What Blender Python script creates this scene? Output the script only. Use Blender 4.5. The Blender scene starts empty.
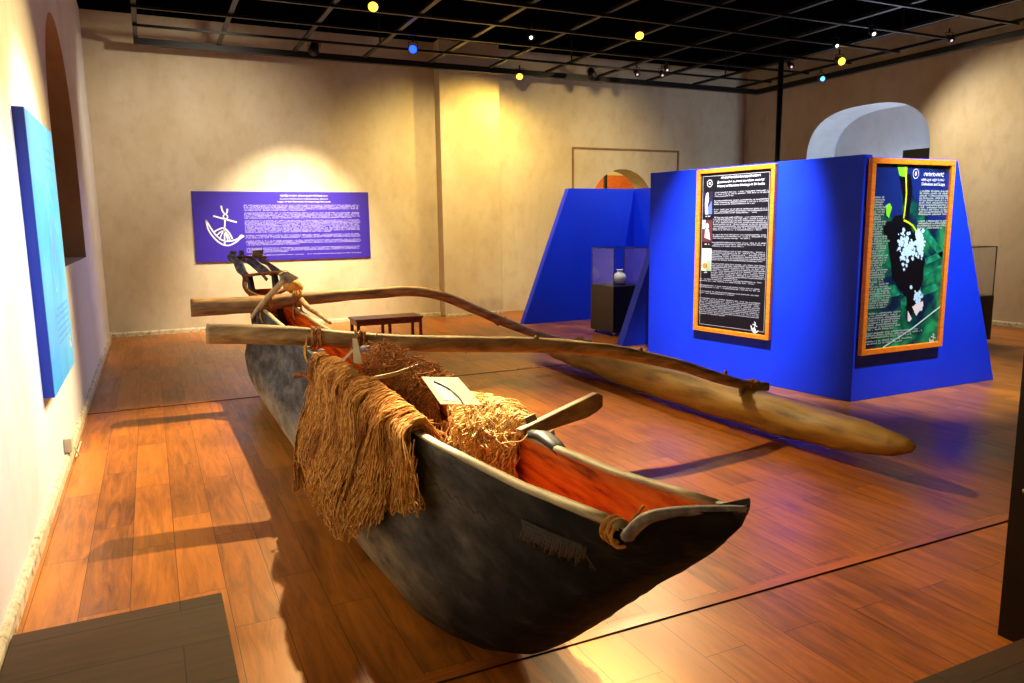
import bpy, math, random
from mathutils import Vector, Matrix, noise
random.seed(7)
SC = bpy.context.scene
COL = SC.collection
PI = math.pi

# ------------------------------------------------------------------ helpers
def lin(c):
    return tuple((v / 255.0 / 12.92) if v / 255.0 <= .04045 else ((v / 255.0 + .055) / 1.055) ** 2.4 for v in c) + (1.0,)

class MB:
    """collects geometry and links it as one mesh"""
    def __init__(s): s.v = []; s.f = []; s.mi = []
    def add(s, vs, fs, mi=0):
        n = len(s.v); s.v += [tuple(p) for p in vs]
        s.f += [tuple(i + n for i in f) for f in fs]; s.mi += [mi] * len(fs); return s
    def box(s, x0, x1, y0, y1, z0, z1, mi=0):
        vs = [(x, y, z) for z in (z0, z1) for y in (y0, y1) for x in (x0, x1)]
        return s.add(vs, [(0, 2, 3, 1), (4, 5, 7, 6), (0, 1, 5, 4), (2, 6, 7, 3), (0, 4, 6, 2), (1, 3, 7, 5)], mi)
    def prism(s, pts, off, mi=0):
        """polygon pts (3D list) extruded by vector off"""
        n = len(pts); off = Vector(off)
        vs = [Vector(p) for p in pts] + [Vector(p) + off for p in pts]
        fs = [tuple(range(n))[::-1], tuple(range(n, 2 * n))] + [(i, (i + 1) % n, n + (i + 1) % n, n + i) for i in range(n)]
        return s.add(vs, fs, mi)
    def tube(s, pts, r, seg=8, cap=True, mi=0, sq=1.0, wob=0.0, seed=0.0):
        """round tube along pts; r number or list; sq flattens it vertically; wob roughens it"""
        P = [Vector(p) for p in pts]; n = len(P)
        R = r if isinstance(r, (list, tuple)) else [r] * n
        vs = []; t0 = (P[1] - P[0]).normalized()
        up = Vector((0, 0, 1)) if abs(t0.z) < .9 else Vector((1, 0, 0))
        for i in range(n):
            t = (P[min(i + 1, n - 1)] - P[max(i - 1, 0)])
            t = t.normalized() if t.length > 1e-9 else t0
            side = t.cross(up)
            side = side.normalized() if side.length > 1e-6 else Vector((1, 0, 0))
            up = side.cross(t).normalized()
            for k in range(seg):
                a = 2 * PI * k / seg
                rr = R[i]
                if wob:
                    q = P[i] * 3.0 + Vector((math.cos(a), math.sin(a), seed)) * 1.2
                    rr *= 1 + wob * noise.noise(q)
                vs.append(P[i] + side * math.cos(a) * rr + up * math.sin(a) * rr * sq)
        fs = [(i * seg + k, i * seg + (k + 1) % seg, (i + 1) * seg + (k + 1) % seg, (i + 1) * seg + k) for i in range(n - 1) for k in range(seg)]
        if cap: fs += [tuple(range(seg))[::-1], tuple((n - 1) * seg + k for k in range(seg))]
        return s.add(vs, fs, mi)
    def ring(s, c, axis, R, r, n=16, seg=6, sx=1.0, mi=0):
        """torus round centre c about axis"""
        ax = Vector(axis).normalized(); u = ax.orthogonal().normalized(); w = ax.cross(u)
        vs = []
        for i in range(n):
            a = 2 * PI * i / n; d = u * math.cos(a) + w * math.sin(a)
            for k in range(seg):
                b = 2 * PI * k / seg
                vs.append(Vector(c) + d * (R + r * math.cos(b)) + ax * r * math.sin(b))
        fs = [(i * seg + k, ((i + 1) % n) * seg + k, ((i + 1) % n) * seg + (k + 1) % seg, i * seg + (k + 1) % seg) for i in range(n) for k in range(seg)]
        return s.add(vs, fs, mi)
    def lathe(s, prof, c=(0, 0, 0), n=24, mi=0):
        vs = [(c[0] + r * math.cos(2 * PI * k / n), c[1] + r * math.sin(2 * PI * k / n), c[2] + z) for r, z in prof for k in range(n)]
        fs = [(i * n + k, i * n + (k + 1) % n, (i + 1) * n + (k + 1) % n, (i + 1) * n + k) for i in range(len(prof) - 1) for k in range(n)]
        fs += [tuple(range(n))[::-1], tuple((len(prof) - 1) * n + k for k in range(n))]
        return s.add(vs, fs, mi)
    def quad(s, a, b, c, d, mi=0): return s.add([a, b, c, d], [(0, 1, 2, 3)], mi)
    def build(s, name, mat, parent=None, smooth=False, bevel=0, loc=None):
        me = bpy.data.meshes.new(name)
        me.from_pydata(s.v, [], s.f)
        for m in (mat if isinstance(mat, (list, tuple)) else [mat]): me.materials.append(m)
        me.polygons.foreach_set('material_index', s.mi)
        me.polygons.foreach_set('use_smooth', [smooth] * len(s.f))
        me.update()
        o = bpy.data.objects.new(name, me); COL.objects.link(o)
        if parent is not None:
            o.parent = parent
        if loc is not None: o.location = loc
        if bevel:
            b = o.modifiers.new('bevel', 'BEVEL'); b.width = bevel; b.segments = 2; b.limit_method = 'ANGLE'
        return o

def tag(o, label=None, cat=None, group=None, kind=None):
    if label: o['label'] = label
    if cat: o['category'] = cat
    if group: o['group'] = group
    if kind: o['kind'] = kind
    return o

def thing(name, label, cat, loc=(0, 0, 0), rz=0, group=None):
    o = bpy.data.objects.new(name, None); COL.objects.link(o)
    o.empty_display_size = .1
    o.location = loc; o.rotation_euler = (0, 0, rz)
    return tag(o, label, cat, group)

def structure(o): o['kind'] = 'structure'; return o

def local(o, parent):
    """parent a mesh made in world coordinates under an (unrotated) empty without moving it"""
    o.parent = parent; o.matrix_parent_inverse = Matrix.Translation(-Vector(parent.location)); return o

def interp(x, xs, ys):
    if x <= xs[0]: return ys[0]
    for i in range(len(xs) - 1):
        if x <= xs[i + 1]:
            t = (x - xs[i]) / (xs[i + 1] - xs[i]); return ys[i] + (ys[i + 1] - ys[i]) * t
    return ys[-1]

def smooth_path(pts, n=6):
    """Catmull-Rom through pts"""
    P = [Vector(p) for p in pts]; out = []
    for i in range(len(P) - 1):
        a = P[max(i - 1, 0)]; b = P[i]; c = P[i + 1]; d = P[min(i + 2, len(P) - 1)]
        for k in range(n):
            t = k / n
            out.append(.5 * ((2 * b) + (c - a) * t + (2 * a - 5 * b + 4 * c - d) * t * t + (3 * b - a - 3 * c + d) * t ** 3))
    out.append(P[-1]); return out

# ------------------------------------------------------------------ materials
def new_mat(name):
    m = bpy.data.materials.new(name); m.use_nodes = True
    nt = m.node_tree; b = nt.nodes['Principled BSDF']; return m, nt, b

def plain(name, c, rough=.6, metal=0, spec=.5):
    m, nt, b = new_mat(name)
    b.inputs['Base Color'].default_value = lin(c); b.inputs['Roughness'].default_value = rough
    b.inputs['Metallic'].default_value = metal; b.inputs['Specular IOR Level'].default_value = spec
    return m

def noisy(name, cols, scale=(3, 3, 3), detail=6, rough=.7, bump=.0, nscale=2.0, dist=0.0, stops=None, spec=.5, bscale=None):
    """object-space noise through a colour ramp"""
    m, nt, b = new_mat(name); N = nt.nodes; L = nt.links
    tc = N.new('ShaderNodeTexCoord'); mp = N.new('ShaderNodeMapping'); mp.inputs['Scale'].default_value = scale
    no = N.new('ShaderNodeTexNoise'); no.inputs['Scale'].default_value = nscale; no.inputs['Detail'].default_value = detail
    no.inputs['Roughness'].default_value = .62; no.inputs['Distortion'].default_value = dist
    cr = N.new('ShaderNodeValToRGB')
    while len(cr.color_ramp.elements) < len(cols): cr.color_ramp.elements.new(.5)
    for i, c in enumerate(cols):
        e = cr.color_ramp.elements[i]; e.position = stops[i] if stops else .3 + .4 * i / max(1, len(cols) - 1); e.color = lin(c)
    L.new(tc.outputs['Object'], mp.inputs['Vector']); L.new(mp.outputs['Vector'], no.inputs['Vector'])
    L.new(no.outputs['Fac'], cr.inputs['Fac']); L.new(cr.outputs['Color'], b.inputs['Base Color'])
    b.inputs['Roughness'].default_value = rough; b.inputs['Specular IOR Level'].default_value = spec
    if bump:
        bp = N.new('ShaderNodeBump'); bp.inputs['Strength'].default_value = bump; bp.inputs['Distance'].default_value = .01
        if bscale:
            n2 = N.new('ShaderNodeTexNoise'); n2.inputs['Scale'].default_value = bscale; n2.inputs['Detail'].default_value = 8
            L.new(mp.outputs['Vector'], n2.inputs['Vector']); L.new(n2.outputs['Fac'], bp.inputs['Height'])
        else: L.new(no.outputs['Fac'], bp.inputs['Height'])
        L.new(bp.outputs['Normal'], b.inputs['Normal'])
    return m

def emit(name, c, s):
    m, nt, b = new_mat(name)
    b.inputs['Base Color'].default_value = (0, 0, 0, 1)
    b.inputs['Emission Color'].default_value = lin(c); b.inputs['Emission Strength'].default_value = s
    return m

def plaster(name, c1, c2, c3):
    m, nt, b = new_mat(name); N = nt.nodes; L = nt.links
    tc = N.new('ShaderNodeTexCoord')
    n1 = N.new('ShaderNodeTexNoise'); n1.inputs['Scale'].default_value = .9; n1.inputs['Detail'].default_value = 9; n1.inputs['Roughness'].default_value = .65
    n2 = N.new('ShaderNodeTexNoise'); n2.inputs['Scale'].default_value = 6; n2.inputs['Detail'].default_value = 8
    mp = N.new('ShaderNodeMapping'); mp.inputs['Scale'].default_value = (1, 1, .65)
    mx = N.new('ShaderNodeMix'); mx.data_type = 'RGBA'; mx2 = N.new('ShaderNodeMix'); mx2.data_type = 'RGBA'
    r1 = N.new('ShaderNodeValToRGB'); r1.color_ramp.elements[0].position = .38; r1.color_ramp.elements[1].position = .66
    r2 = N.new('ShaderNodeValToRGB'); r2.color_ramp.elements[0].position = .5; r2.color_ramp.elements[1].position = .78
    L.new(tc.outputs['Object'], mp.inputs['Vector']); L.new(mp.outputs['Vector'], n1.inputs['Vector']); L.new(mp.outputs['Vector'], n2.inputs['Vector'])
    L.new(n1.outputs['Fac'], r1.inputs['Fac']); L.new(n2.outputs['Fac'], r2.inputs['Fac'])
    mx.inputs[6].default_value = lin(c1); mx.inputs[7].default_value = lin(c2); L.new(r1.outputs['Color'], mx.inputs[0])
    L.new(mx.outputs[2], mx2.inputs[6]); mx2.inputs[7].default_value = lin(c3)
    ml = N.new('ShaderNodeMath'); ml.operation = 'MULTIPLY'; ml.inputs[1].default_value = .28
    L.new(r2.outputs['Color'], ml.inputs[0]); L.new(ml.outputs[0], mx2.inputs[0])
    L.new(mx2.outputs[2], b.inputs['Base Color'])
    b.inputs['Roughness'].default_value = .85; b.inputs['Specular IOR Level'].default_value = .25
    bp = N.new('ShaderNodeBump'); bp.inputs['Strength'].default_value = .25; bp.inputs['Distance'].default_value = .02
    L.new(n2.outputs['Fac'], bp.inputs['Height']); L.new(bp.outputs['Normal'], b.inputs['Normal'])
    return m

def planks(name, ca, cb, cm, bw, rh, rot, rough=.3, grain=1.0, mort=.003):
    m, nt, b = new_mat(name); N = nt.nodes; L = nt.links
    tc = N.new('ShaderNodeTexCoord'); mp = N.new('ShaderNodeMapping'); mp.inputs['Rotation'].default_value = (0, 0, rot)
    br = N.new('ShaderNodeTexBrick'); br.inputs['Scale'].default_value = 1; br.inputs['Brick Width'].default_value = bw; br.inputs['Row Height'].default_value = rh
    br.inputs['Mortar Size'].default_value = mort; br.inputs['Mortar Smooth'].default_value = .3
    br.inputs['Color1'].default_value = (0, 0, 0, 1); br.inputs['Color2'].default_value = (1, 1, 1, 1); br.inputs['Mortar'].default_value = (.5, .5, .5, 1)
    br.offset = .37; br.offset_frequency = 2; br.squash = 1; br.inputs['Bias'].default_value = 0
    L.new(tc.outputs['Object'], mp.inputs['Vector']); L.new(mp.outputs['Vector'], br.inputs['Vector'])
    # grain stretched along the board
    mg = N.new('ShaderNodeMapping'); mg.inputs['Scale'].default_value = (1.6, 15, 1)
    L.new(mp.outputs['Vector'], mg.inputs['Vector'])
    addv = N.new('ShaderNodeVectorMath'); addv.operation = 'ADD'; L.new(mg.outputs['Vector'], addv.inputs[0])
    sc = N.new('ShaderNodeVectorMath'); sc.operation = 'SCALE'; sc.inputs['Scale'].default_value = 9; L.new(br.outputs['Color'], sc.inputs[0]); L.new(sc.outputs[0], addv.inputs[1])
    ng = N.new('ShaderNodeTexNoise'); ng.inputs['Scale'].default_value = 1.3; ng.inputs['Detail'].default_value = 9; ng.inputs['Roughness'].default_value = .7; ng.inputs['Distortion'].default_value = .8
    L.new(addv.outputs[0], ng.inputs['Vector'])
    nb = N.new('ShaderNodeTexNoise'); nb.inputs['Scale'].default_value = 1.1; nb.inputs['Detail'].default_value = 4; L.new(mp.outputs['Vector'], nb.inputs['Vector'])
    s1 = N.new('ShaderNodeMath'); s1.operation = 'MULTIPLY'; s1.inputs[1].default_value = .2; L.new(br.outputs['Color'], s1.inputs[0])
    s2 = N.new('ShaderNodeMath'); s2.operation = 'MULTIPLY_ADD'; s2.inputs[1].default_value = .9 * grain; L.new(ng.outputs['Fac'], s2.inputs[0]); L.new(s1.outputs[0], s2.inputs[2])
    s3 = N.new('ShaderNodeMath'); s3.operation = 'MULTIPLY_ADD'; s3.inputs[1].default_value = .62; L.new(nb.outputs['Fac'], s3.inputs[0]); L.new(s2.outputs[0], s3.inputs[2])
    cr = N.new('ShaderNodeValToRGB'); cr.color_ramp.elements[0].position = .5; cr.color_ramp.elements[1].position = 1.2 if False else 1.0
    cr.color_ramp.elements[0].color = lin(ca); cr.color_ramp.elements[1].color = lin(cb)
    L.new(s3.outputs[0], cr.inputs['Fac'])
    mx = N.new('ShaderNodeMix'); mx.data_type = 'RGBA'; L.new(br.outputs['Fac'], mx.inputs[0]); L.new(cr.outputs['Color'], mx.inputs[6]); mx.inputs[7].default_value = lin(cm)
    L.new(mx.outputs[2], b.inputs['Base Color'])
    rr = N.new('ShaderNodeMapRange'); rr.inputs[3].default_value = rough - .06; rr.inputs[4].default_value = rough + .2; L.new(nb.outputs['Fac'], rr.inputs[0]); L.new(rr.outputs[0], b.inputs['Roughness'])
    bp = N.new('ShaderNodeBump'); bp.inputs['Strength'].default_value = .12; bp.inputs['Distance'].default_value = .004
    L.new(s2.outputs[0], bp.inputs['Height']); L.new(bp.outputs['Normal'], b.inputs['Normal'])
    return m

def thin_glass(name, tint=(251, 252, 253), refl=.12):
    m = bpy.data.materials.new(name); m.use_nodes = True; nt = m.node_tree; N = nt.nodes; L = nt.links
    N.clear(); out = N.new('ShaderNodeOutputMaterial'); t = N.new('ShaderNodeBsdfTransparent'); g = N.new('ShaderNodeBsdfGlossy')
    t.inputs['Color'].default_value = lin(tint); g.inputs['Roughness'].default_value = .02
    mx = N.new('ShaderNodeMixShader'); lw = N.new('ShaderNodeLayerWeight'); fr = N.new('ShaderNodeMath'); fr.operation = 'POWER'; fr.inputs[1].default_value = 5; L.new(lw.outputs['Facing'], fr.inputs[0])
    ad = N.new('ShaderNodeMath'); ad.operation = 'MULTIPLY_ADD'; ad.inputs[1].default_value = .8; ad.inputs[2].default_value = .05; L.new(fr.outputs[0], ad.inputs[0])
    L.new(ad.outputs[0], mx.inputs[0]); L.new(t.outputs[0], mx.inputs[1]); L.new(g.outputs[0], mx.inputs[2]); L.new(mx.outputs[0], out.inputs[0])
    return m

M = {}
M['plaster'] = plaster('aged_plaster', (214, 200, 170), (198, 178, 142), (160, 132, 98))
M['plaster_left'] = plaster('white_plaster', (236, 235, 232), (226, 222, 212), (206, 196, 176))
M['niche'] = plaster('niche_plaster', (206, 206, 206), (190, 190, 188), (168, 164, 156))
M['brownniche'] = plaster('ochre_plaster', (206, 184, 142), (188, 160, 116), (160, 126, 84))
M['floor'] = planks('laminate_floor', (62, 28, 5), (202, 118, 30), (46, 20, 5), 1.05, .2, PI / 2, .27, mort=.0016)
M['platform'] = planks('dark_planks', (34, 19, 9), (72, 44, 24), (16, 9, 6), 2.4, .3, 0, .75, 1.0)
M['skirting'] = noisy('skirting_paint', [(120, 96, 60), (206, 190, 150), (222, 210, 176)], (4, 4, 4), nscale=5, stops=[.3, .45, .6], rough=.7)
M['ceiling'] = noisy('dark_roof', [(2, 2, 2), (3, 2, 2), (22, 8, 5)], (1, 6, 1), nscale=4, stops=[.4, .6, .8], rough=1, spec=0)
M['black_metal'] = plain('black_metal', (20, 18, 18), .4, .3)
M['grid_metal'] = plain('grid_metal', (26, 22, 19), .45, .5)
M['dark_metal'] = plain('dark_bar', (16, 14, 14), .5, .2)
M['blue'] = noisy('blue_paint', [(8, 52, 240), (12, 60, 252)], (1, 1, 1), nscale=2, rough=.55, bump=.03, bscale=60, spec=.35)
M['orange_frame'] = noisy('orange_wood', [(232, 104, 12), (250, 136, 30), (255, 156, 50)], (3, 3, 12), nscale=6, rough=.35)
M['board_black'] = plain('board_black', (16, 15, 22), .35)
M['board_purple'] = plain('board_purple', (58, 40, 168), .4)
M['white_print'] = plain('white_print', (240, 240, 244), .5)
M['grey_print'] = plain('grey_print', (168, 166, 172), .5)
M['lilac_print'] = plain('lilac_print', (176, 168, 232), .5)
M['cyan_board'] = noisy('cyan_print', [(30, 140, 244), (52, 174, 252), (84, 198, 250)], (1, .8, .6), nscale=1.4, rough=.35)
M['deep_blue'] = plain('deep_blue_edge', (0, 48, 180), .4)
M['pale_blue_print'] = plain('pale_blue_print', (70, 150, 232), .5)
M['map_green'] = plain('map_green_print', (104, 196, 204), .5)
M['map_pink'] = plain('map_pink_print', (150, 176, 214), .5)
M['hull_out'] = noisy('weathered_hull', [(44, 45, 50), (84, 86, 92), (122, 120, 116), (160, 148, 122)], (2.2, 1.2, 3.4), nscale=2.6, detail=10, stops=[.3, .44, .56, .74], rough=.72, bump=.9, bscale=9)
M['hull_low'] = noisy('worn_hull_bottom', [(62, 54, 42), (120, 108, 86), (176, 158, 122)], (2, 1.1, 3), nscale=3, detail=10, stops=[.3, .48, .68], rough=.7, bump=.8, bscale=8)
M['tar'] = noisy('tarred_wood', [(14, 13, 14), (32, 30, 31), (56, 52, 52)], (3, 3, 3), nscale=5, detail=9, rough=.75, bump=1.0, bscale=12)
M['hull_in'] = noisy('orange_inner_wood', [(112, 42, 3), (214, 98, 12), (240, 134, 28)], (9, .9, 9), nscale=3, detail=10, stops=[.32, .46, .64], rough=.75, bump=.5, spec=.15)
def hull_material():
    m, nt, b = new_mat('weathered_hull'); N = nt.nodes; L = nt.links
    tc = N.new('ShaderNodeTexCoord'); sx = N.new('ShaderNodeSeparateXYZ'); L.new(tc.outputs['Object'], sx.inputs[0])
    mp = N.new('ShaderNodeMapping'); mp.inputs['Scale'].default_value = (2.5, 1.1, 4.5); mp.inputs['Rotation'].default_value = (.35, 0, 0); L.new(tc.outputs['Object'], mp.inputs['Vector'])
    n1 = N.new('ShaderNodeTexNoise'); n1.inputs['Scale'].default_value = 3; n1.inputs['Detail'].default_value = 10; n1.inputs['Roughness'].default_value = .65; L.new(mp.outputs['Vector'], n1.inputs['Vector'])
    def ramp(cols, stops):
        cr = N.new('ShaderNodeValToRGB')
        while len(cr.color_ramp.elements) < len(cols): cr.color_ramp.elements.new(.5)
        for e, c, p in zip(cr.color_ramp.elements, cols, stops): e.position = p; e.color = lin(c)
        L.new(n1.outputs['Fac'], cr.inputs['Fac']); return cr
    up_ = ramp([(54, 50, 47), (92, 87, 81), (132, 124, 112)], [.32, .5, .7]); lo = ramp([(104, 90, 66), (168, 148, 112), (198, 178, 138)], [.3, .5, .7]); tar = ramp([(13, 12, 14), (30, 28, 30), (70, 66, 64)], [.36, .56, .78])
    def math(op, a, b_, c=None):
        n = N.new('ShaderNodeMath'); n.operation = op
        for i, v in enumerate((a, b_, c)):
            if v is None: continue
            if hasattr(v, 'links'): L.new(v, n.inputs[i])
            else: n.inputs[i].default_value = v
        return n.outputs[0]
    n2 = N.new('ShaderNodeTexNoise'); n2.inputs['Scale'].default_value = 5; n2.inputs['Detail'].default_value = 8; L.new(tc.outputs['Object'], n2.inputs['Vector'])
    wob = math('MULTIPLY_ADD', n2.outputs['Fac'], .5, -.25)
    # tar below a line falling aft from the beak, widened to paint in backlit shade
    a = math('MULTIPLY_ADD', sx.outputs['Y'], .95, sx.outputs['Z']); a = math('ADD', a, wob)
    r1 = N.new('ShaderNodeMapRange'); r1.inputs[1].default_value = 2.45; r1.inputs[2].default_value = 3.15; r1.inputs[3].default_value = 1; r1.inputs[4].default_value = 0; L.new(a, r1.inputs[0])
    z = math('MULTIPLY_ADD', wob, .35, sx.outputs['Z'])
    r2 = N.new('ShaderNodeMapRange'); r2.inputs[1].default_value = .16; r2.inputs[2].default_value = .42; r2.inputs[3].default_value = 1; r2.inputs[4].default_value = 0; L.new(z, r2.inputs[0])
    m1 = N.new('ShaderNodeMix'); m1.data_type = 'RGBA'; L.new(r2.outputs[0], m1.inputs[0]); L.new(up_.outputs[0], m1.inputs[6]); L.new(lo.outputs[0], m1.inputs[7])
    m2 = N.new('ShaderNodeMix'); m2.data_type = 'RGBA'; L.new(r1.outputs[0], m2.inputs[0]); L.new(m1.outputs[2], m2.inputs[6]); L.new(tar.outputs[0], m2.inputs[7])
    L.new(m2.outputs[2], b.inputs['Base Color']); b.inputs['Roughness'].default_value = .85; b.inputs['Specular IOR Level'].default_value = .15
    mb_ = N.new('ShaderNodeMapping'); mb_.inputs['Scale'].default_value = (6, 2.5, 16); mb_.inputs['Rotation'].default_value = (.5, 0, 0); L.new(tc.outputs['Object'], mb_.inputs['Vector'])
    n3 = N.new('ShaderNodeTexNoise'); n3.inputs['Scale'].default_value = 4; n3.inputs['Detail'].default_value = 9; n3.inputs['Roughness'].default_value = .7; L.new(mb_.outputs['Vector'], n3.inputs['Vector'])
    bp = N.new('ShaderNodeBump'); bp.inputs['Strength'].default_value = .9; bp.inputs['Distance'].default_value = .012; L.new(n3.outputs['Fac'], bp.inputs['Height']); L.new(bp.outputs['Normal'], b.inputs['Normal'])
    return m
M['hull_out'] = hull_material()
M['rim'] = noisy('rim_wood', [(120, 112, 92), (178, 166, 132), (206, 194, 158)], (6, 1, 6), nscale=4, rough=.6, bump=.4)
M['boom'] = noisy('boom_wood', [(86, 62, 36), (152, 120, 74), (192, 160, 106)], (1.2, 5, 6), nscale=3, detail=9, stops=[.3, .5, .68], rough=.6, bump=.7)
M['boom_dark'] = noisy('branch_wood', [(84, 56, 34), (146, 108, 66), (192, 154, 100)], (1.2, 5, 6), nscale=3, detail=9, stops=[.3, .5, .7], rough=.6, bump=.7)
M['float'] = noisy('float_wood', [(96, 66, 14), (168, 126, 38), (190, 150, 58)], (5, .8, 5), nscale=2.4, detail=9, stops=[.3, .5, .7], rough=.5, bump=.6)
M['coir'] = noisy('coir_rope', [(150, 90, 34), (212, 150, 72), (238, 190, 116)], (6, 6, 6), nscale=8, rough=.85, spec=.2)
M['coir_dark'] = noisy('dark_coir', [(104, 58, 26), (176, 112, 52), (212, 152, 84)], (8, 8, 8), nscale=8, rough=.85, spec=.2)
M['coir_lit'] = noisy('lit_coir', [(186, 134, 70), (234, 194, 126), (248, 222, 166)], (6, 6, 6), nscale=8, rough=.85, spec=.2)  # coir with the spot's brightness put into its colour
M['grey_wood'] = noisy('blue_grey_wood', [(66, 64, 74), (116, 112, 124), (172, 162, 152)], (5, 5, 5), nscale=4, rough=.6, bump=.4)
M['pale_wood'] = noisy('pale_wood', [(168, 136, 88), (208, 178, 124), (228, 204, 156)], (5, 5, 5), nscale=4, rough=.5, bump=.2)
M['ochre_wood'] = noisy('ochre_wood', [(176, 112, 36), (222, 164, 66), (236, 188, 96)], (6, 6, 6), nscale=5, rough=.5, bump=.3)
M['brown_wood'] = noisy('stick_wood', [(90, 46, 22), (150, 88, 46), (186, 122, 70)], (8, 8, 8), nscale=4, rough=.6, bump=.3)
M['bench'] = noisy('bench_wood', [(96, 36, 18), (150, 68, 36), (176, 92, 50)], (2, 8, 8), nscale=4, rough=.35)
M['black_wood'] = plain('black_plinth_paint', (9, 8, 8), .4)
M['glass'] = thin_glass('display_glass')
M['glass_edge'] = plain('glass_edge', (50, 60, 58), .2)
M['porcelain'] = plain('white_porcelain', (238, 236, 226), .15)
M['paper'] = plain('paper_white', (176, 166, 132), .8)
M['photo_grey'] = noisy('grey_photo', [(118, 118, 112), (158, 154, 140)], (20, 20, 20), nscale=3, rough=.6)
M['brown_panel'] = noisy('dark_brown_panel', [(30, 16, 8), (52, 28, 14), (66, 38, 20)], (2, 2, 1), nscale=2, rough=.5)
M['dark_rubber'] = plain('black_rubber', (22, 24, 22), .5)
M['orange_beam'] = noisy('orange_beam', [(190, 84, 26), (222, 112, 44)], (2, 2, 8), nscale=3, rough=.6)
M['socket'] = plain('socket_plastic', (206, 198, 170), .5)
M['steel'] = plain('steel', (170, 170, 165), .3, 1)

# ------------------------------------------------------------------ room
XL, XR, YB, YF, ZC = -.65, 11.8, 13.0, -1.6, 4.78

def arch_wall(name, mat, niche_mat, axis, at, u0, u1, z1, a0, a1, az0, spring, atop, depth, sgn, back_mat=None, thick=None, flat=2.0, smooth_back=True, parent=None):
    """a wall plane with an arched opening; axis 'x': plane x=at running along y, 'y': plane y=at running along x.
    depth of the reveal goes away from the room (sgn)."""
    def P(u, z, d): return (at + sgn * d, u, z) if axis == 'x' else (u, at + sgn * d, z)
    mb = MB(); n = 24; c = (a0 + a1) / 2; hw = (a1 - a0) / 2
    arc = []
    for i in range(n + 1):
        t = PI - PI * i / n
        cu, su = math.cos(t), math.sin(t)
        e = 2.0 / flat
        arc.append((c + hw * math.copysign(abs(cu) ** e, cu), spring + (atop - spring) * abs(su) ** e))
    mb.quad(P(u0, 0, 0), P(a0, 0, 0), P(a0, z1, 0), P(u0, z1, 0))
    mb.quad(P(a1, 0, 0), P(u1, 0, 0), P(u1, z1, 0), P(a1, z1, 0))
    if az0 > 0: mb.quad(P(a0, 0, 0), P(a1, 0, 0), P(a1, az0, 0), P(a0, az0, 0))
    for i in range(n):
        (ua, za), (ub, zb) = arc[i], arc[i + 1]
        mb.quad(P(ua, za, 0), P(ub, zb, 0), P(ub, z1, 0), P(ua, z1, 0))
    # thickness shell of the wall, so that it is a solid
    loop = [(a0, az0)] + arc + [(a1, az0)]
    for i in range(len(loop) - 1):
        (ua, za), (ub, zb) = loop[i], loop[i + 1]
        mb.quad(P(ua, za, 0), P(ub, zb, 0), P(ub, zb, depth), P(ua, za, depth), 1)
    mb.quad(P(a0, az0, 0), P(a1, az0, 0), P(a1, az0, depth), P(a0, az0, depth), 1)
    if back_mat is not None:
        mb.add([P(u, z, depth) for u, z in loop], [tuple(range(len(loop)))], 2)
    o = mb.build(name, [mat, niche_mat, back_mat or niche_mat])
    return structure(o)

structure(MB().box(XL - .9, XR + 1.0, YF - .2, YB + .02, -.12, 0).build('floor', M['floor']))
structure(MB().box(XL - .9, XR + 1.0, YF - .2, YB + .3, ZC, ZC + .12).build('ceiling', M['ceiling']))
arch_wall('wall_left', M['plaster_left'], M['brownniche'], 'x', XL, YF, YB, ZC, 7.35, 9.75, 1.34, 2.5, 3.62, .42, -1, M['brownniche'])
arch_wall('wall_right', M['plaster'], M['niche'], 'x', XR, YF, YB, ZC, 8.62, 11.25, 1.0, 2.75, 3.68, .75, 1, M['niche'], flat=2.7)
arch_wall('wall_back', M['plaster'], M['brownniche'], 'y', YB, XL, XR, ZC, 7.93, 9.42, 0, 1.95, 2.7, .5, 1)
structure(MB().box(XL - .9, XR + 1, YF - .2, YF, 0, ZC).build('wall_front', M['plaster']))
# pilaster on the back wall
structure(MB().box(4.72, 5.86, 12.74, YB, 0, ZC).build('trim_1', M['plaster'], bevel=.01))
# incised rectangle above the arched doorway
mb = MB(); mb.box(7.5, 7.54, 12.985, 13.0, 0, 3.1); mb.box(7.54, 10.05, 12.985, 13.0, 3.06, 3.1); mb.box(10.01, 10.05, 12.985, 13.0, 0, 3.06)
structure(mb.build('trim_2', noisy('groove_brown', [(120, 90, 54), (150, 116, 72)], rough=.9)))
# chamber beyond the doorway
mb = MB(); mb.quad((6.8, 13.5, 0), (10.9, 13.5, 0), (10.9, 16, 0), (6.8, 16, 0)); mb.quad((6.8, 16, 0), (10.9, 16, 0), (10.9, 16, 4), (6.8, 16, 4))
mb.quad((6.8, 13.5, 0), (6.8, 16, 0), (6.8, 16, 4), (6.8, 13.5, 4)); mb.quad((10.9, 16, 0), (10.9, 13.5, 0), (10.9, 13.5, 4), (10.9, 16, 4))
mb.quad((6.8, 13.5, 4), (10.9, 13.5, 4), (10.9, 16, 4), (6.8, 16, 4))
mb.quad((6.8, 13.52, 0), (7.93, 13.52, 0), (7.93, 13.52, 4), (6.8, 13.52, 4)); mb.quad((9.42, 13.52, 0), (10.9, 13.52, 0), (10.9, 13.52, 4), (9.42, 13.52, 4)); mb.quad((7.93, 13.52, 2.72), (9.42, 13.52, 2.72), (9.42, 13.52, 4), (7.93, 13.52, 4))
structure(mb.build('wall_chamber', plaster('cream_chamber', (232, 222, 180), (220, 206, 160), (200, 180, 130))))
b_ = MB().box(8.9, 10.89, 15.0, 15.35, 2.35, 2.72); b_.box(10.5, 10.75, 15.05, 15.3, 0, 2.35); b_.box(8.9, 10.89, 15.0, 15.35, 2.24, 2.33, 1)
tag(b_.build('timber_beam', [M['orange_beam'], M['paper']]), 'orange timber beam seen through the arched doorway beyond the blue partition', 'beam')
b_ = MB().box(9.08, 9.14, 14.3, 14.36, 0, 4.0)
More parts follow.
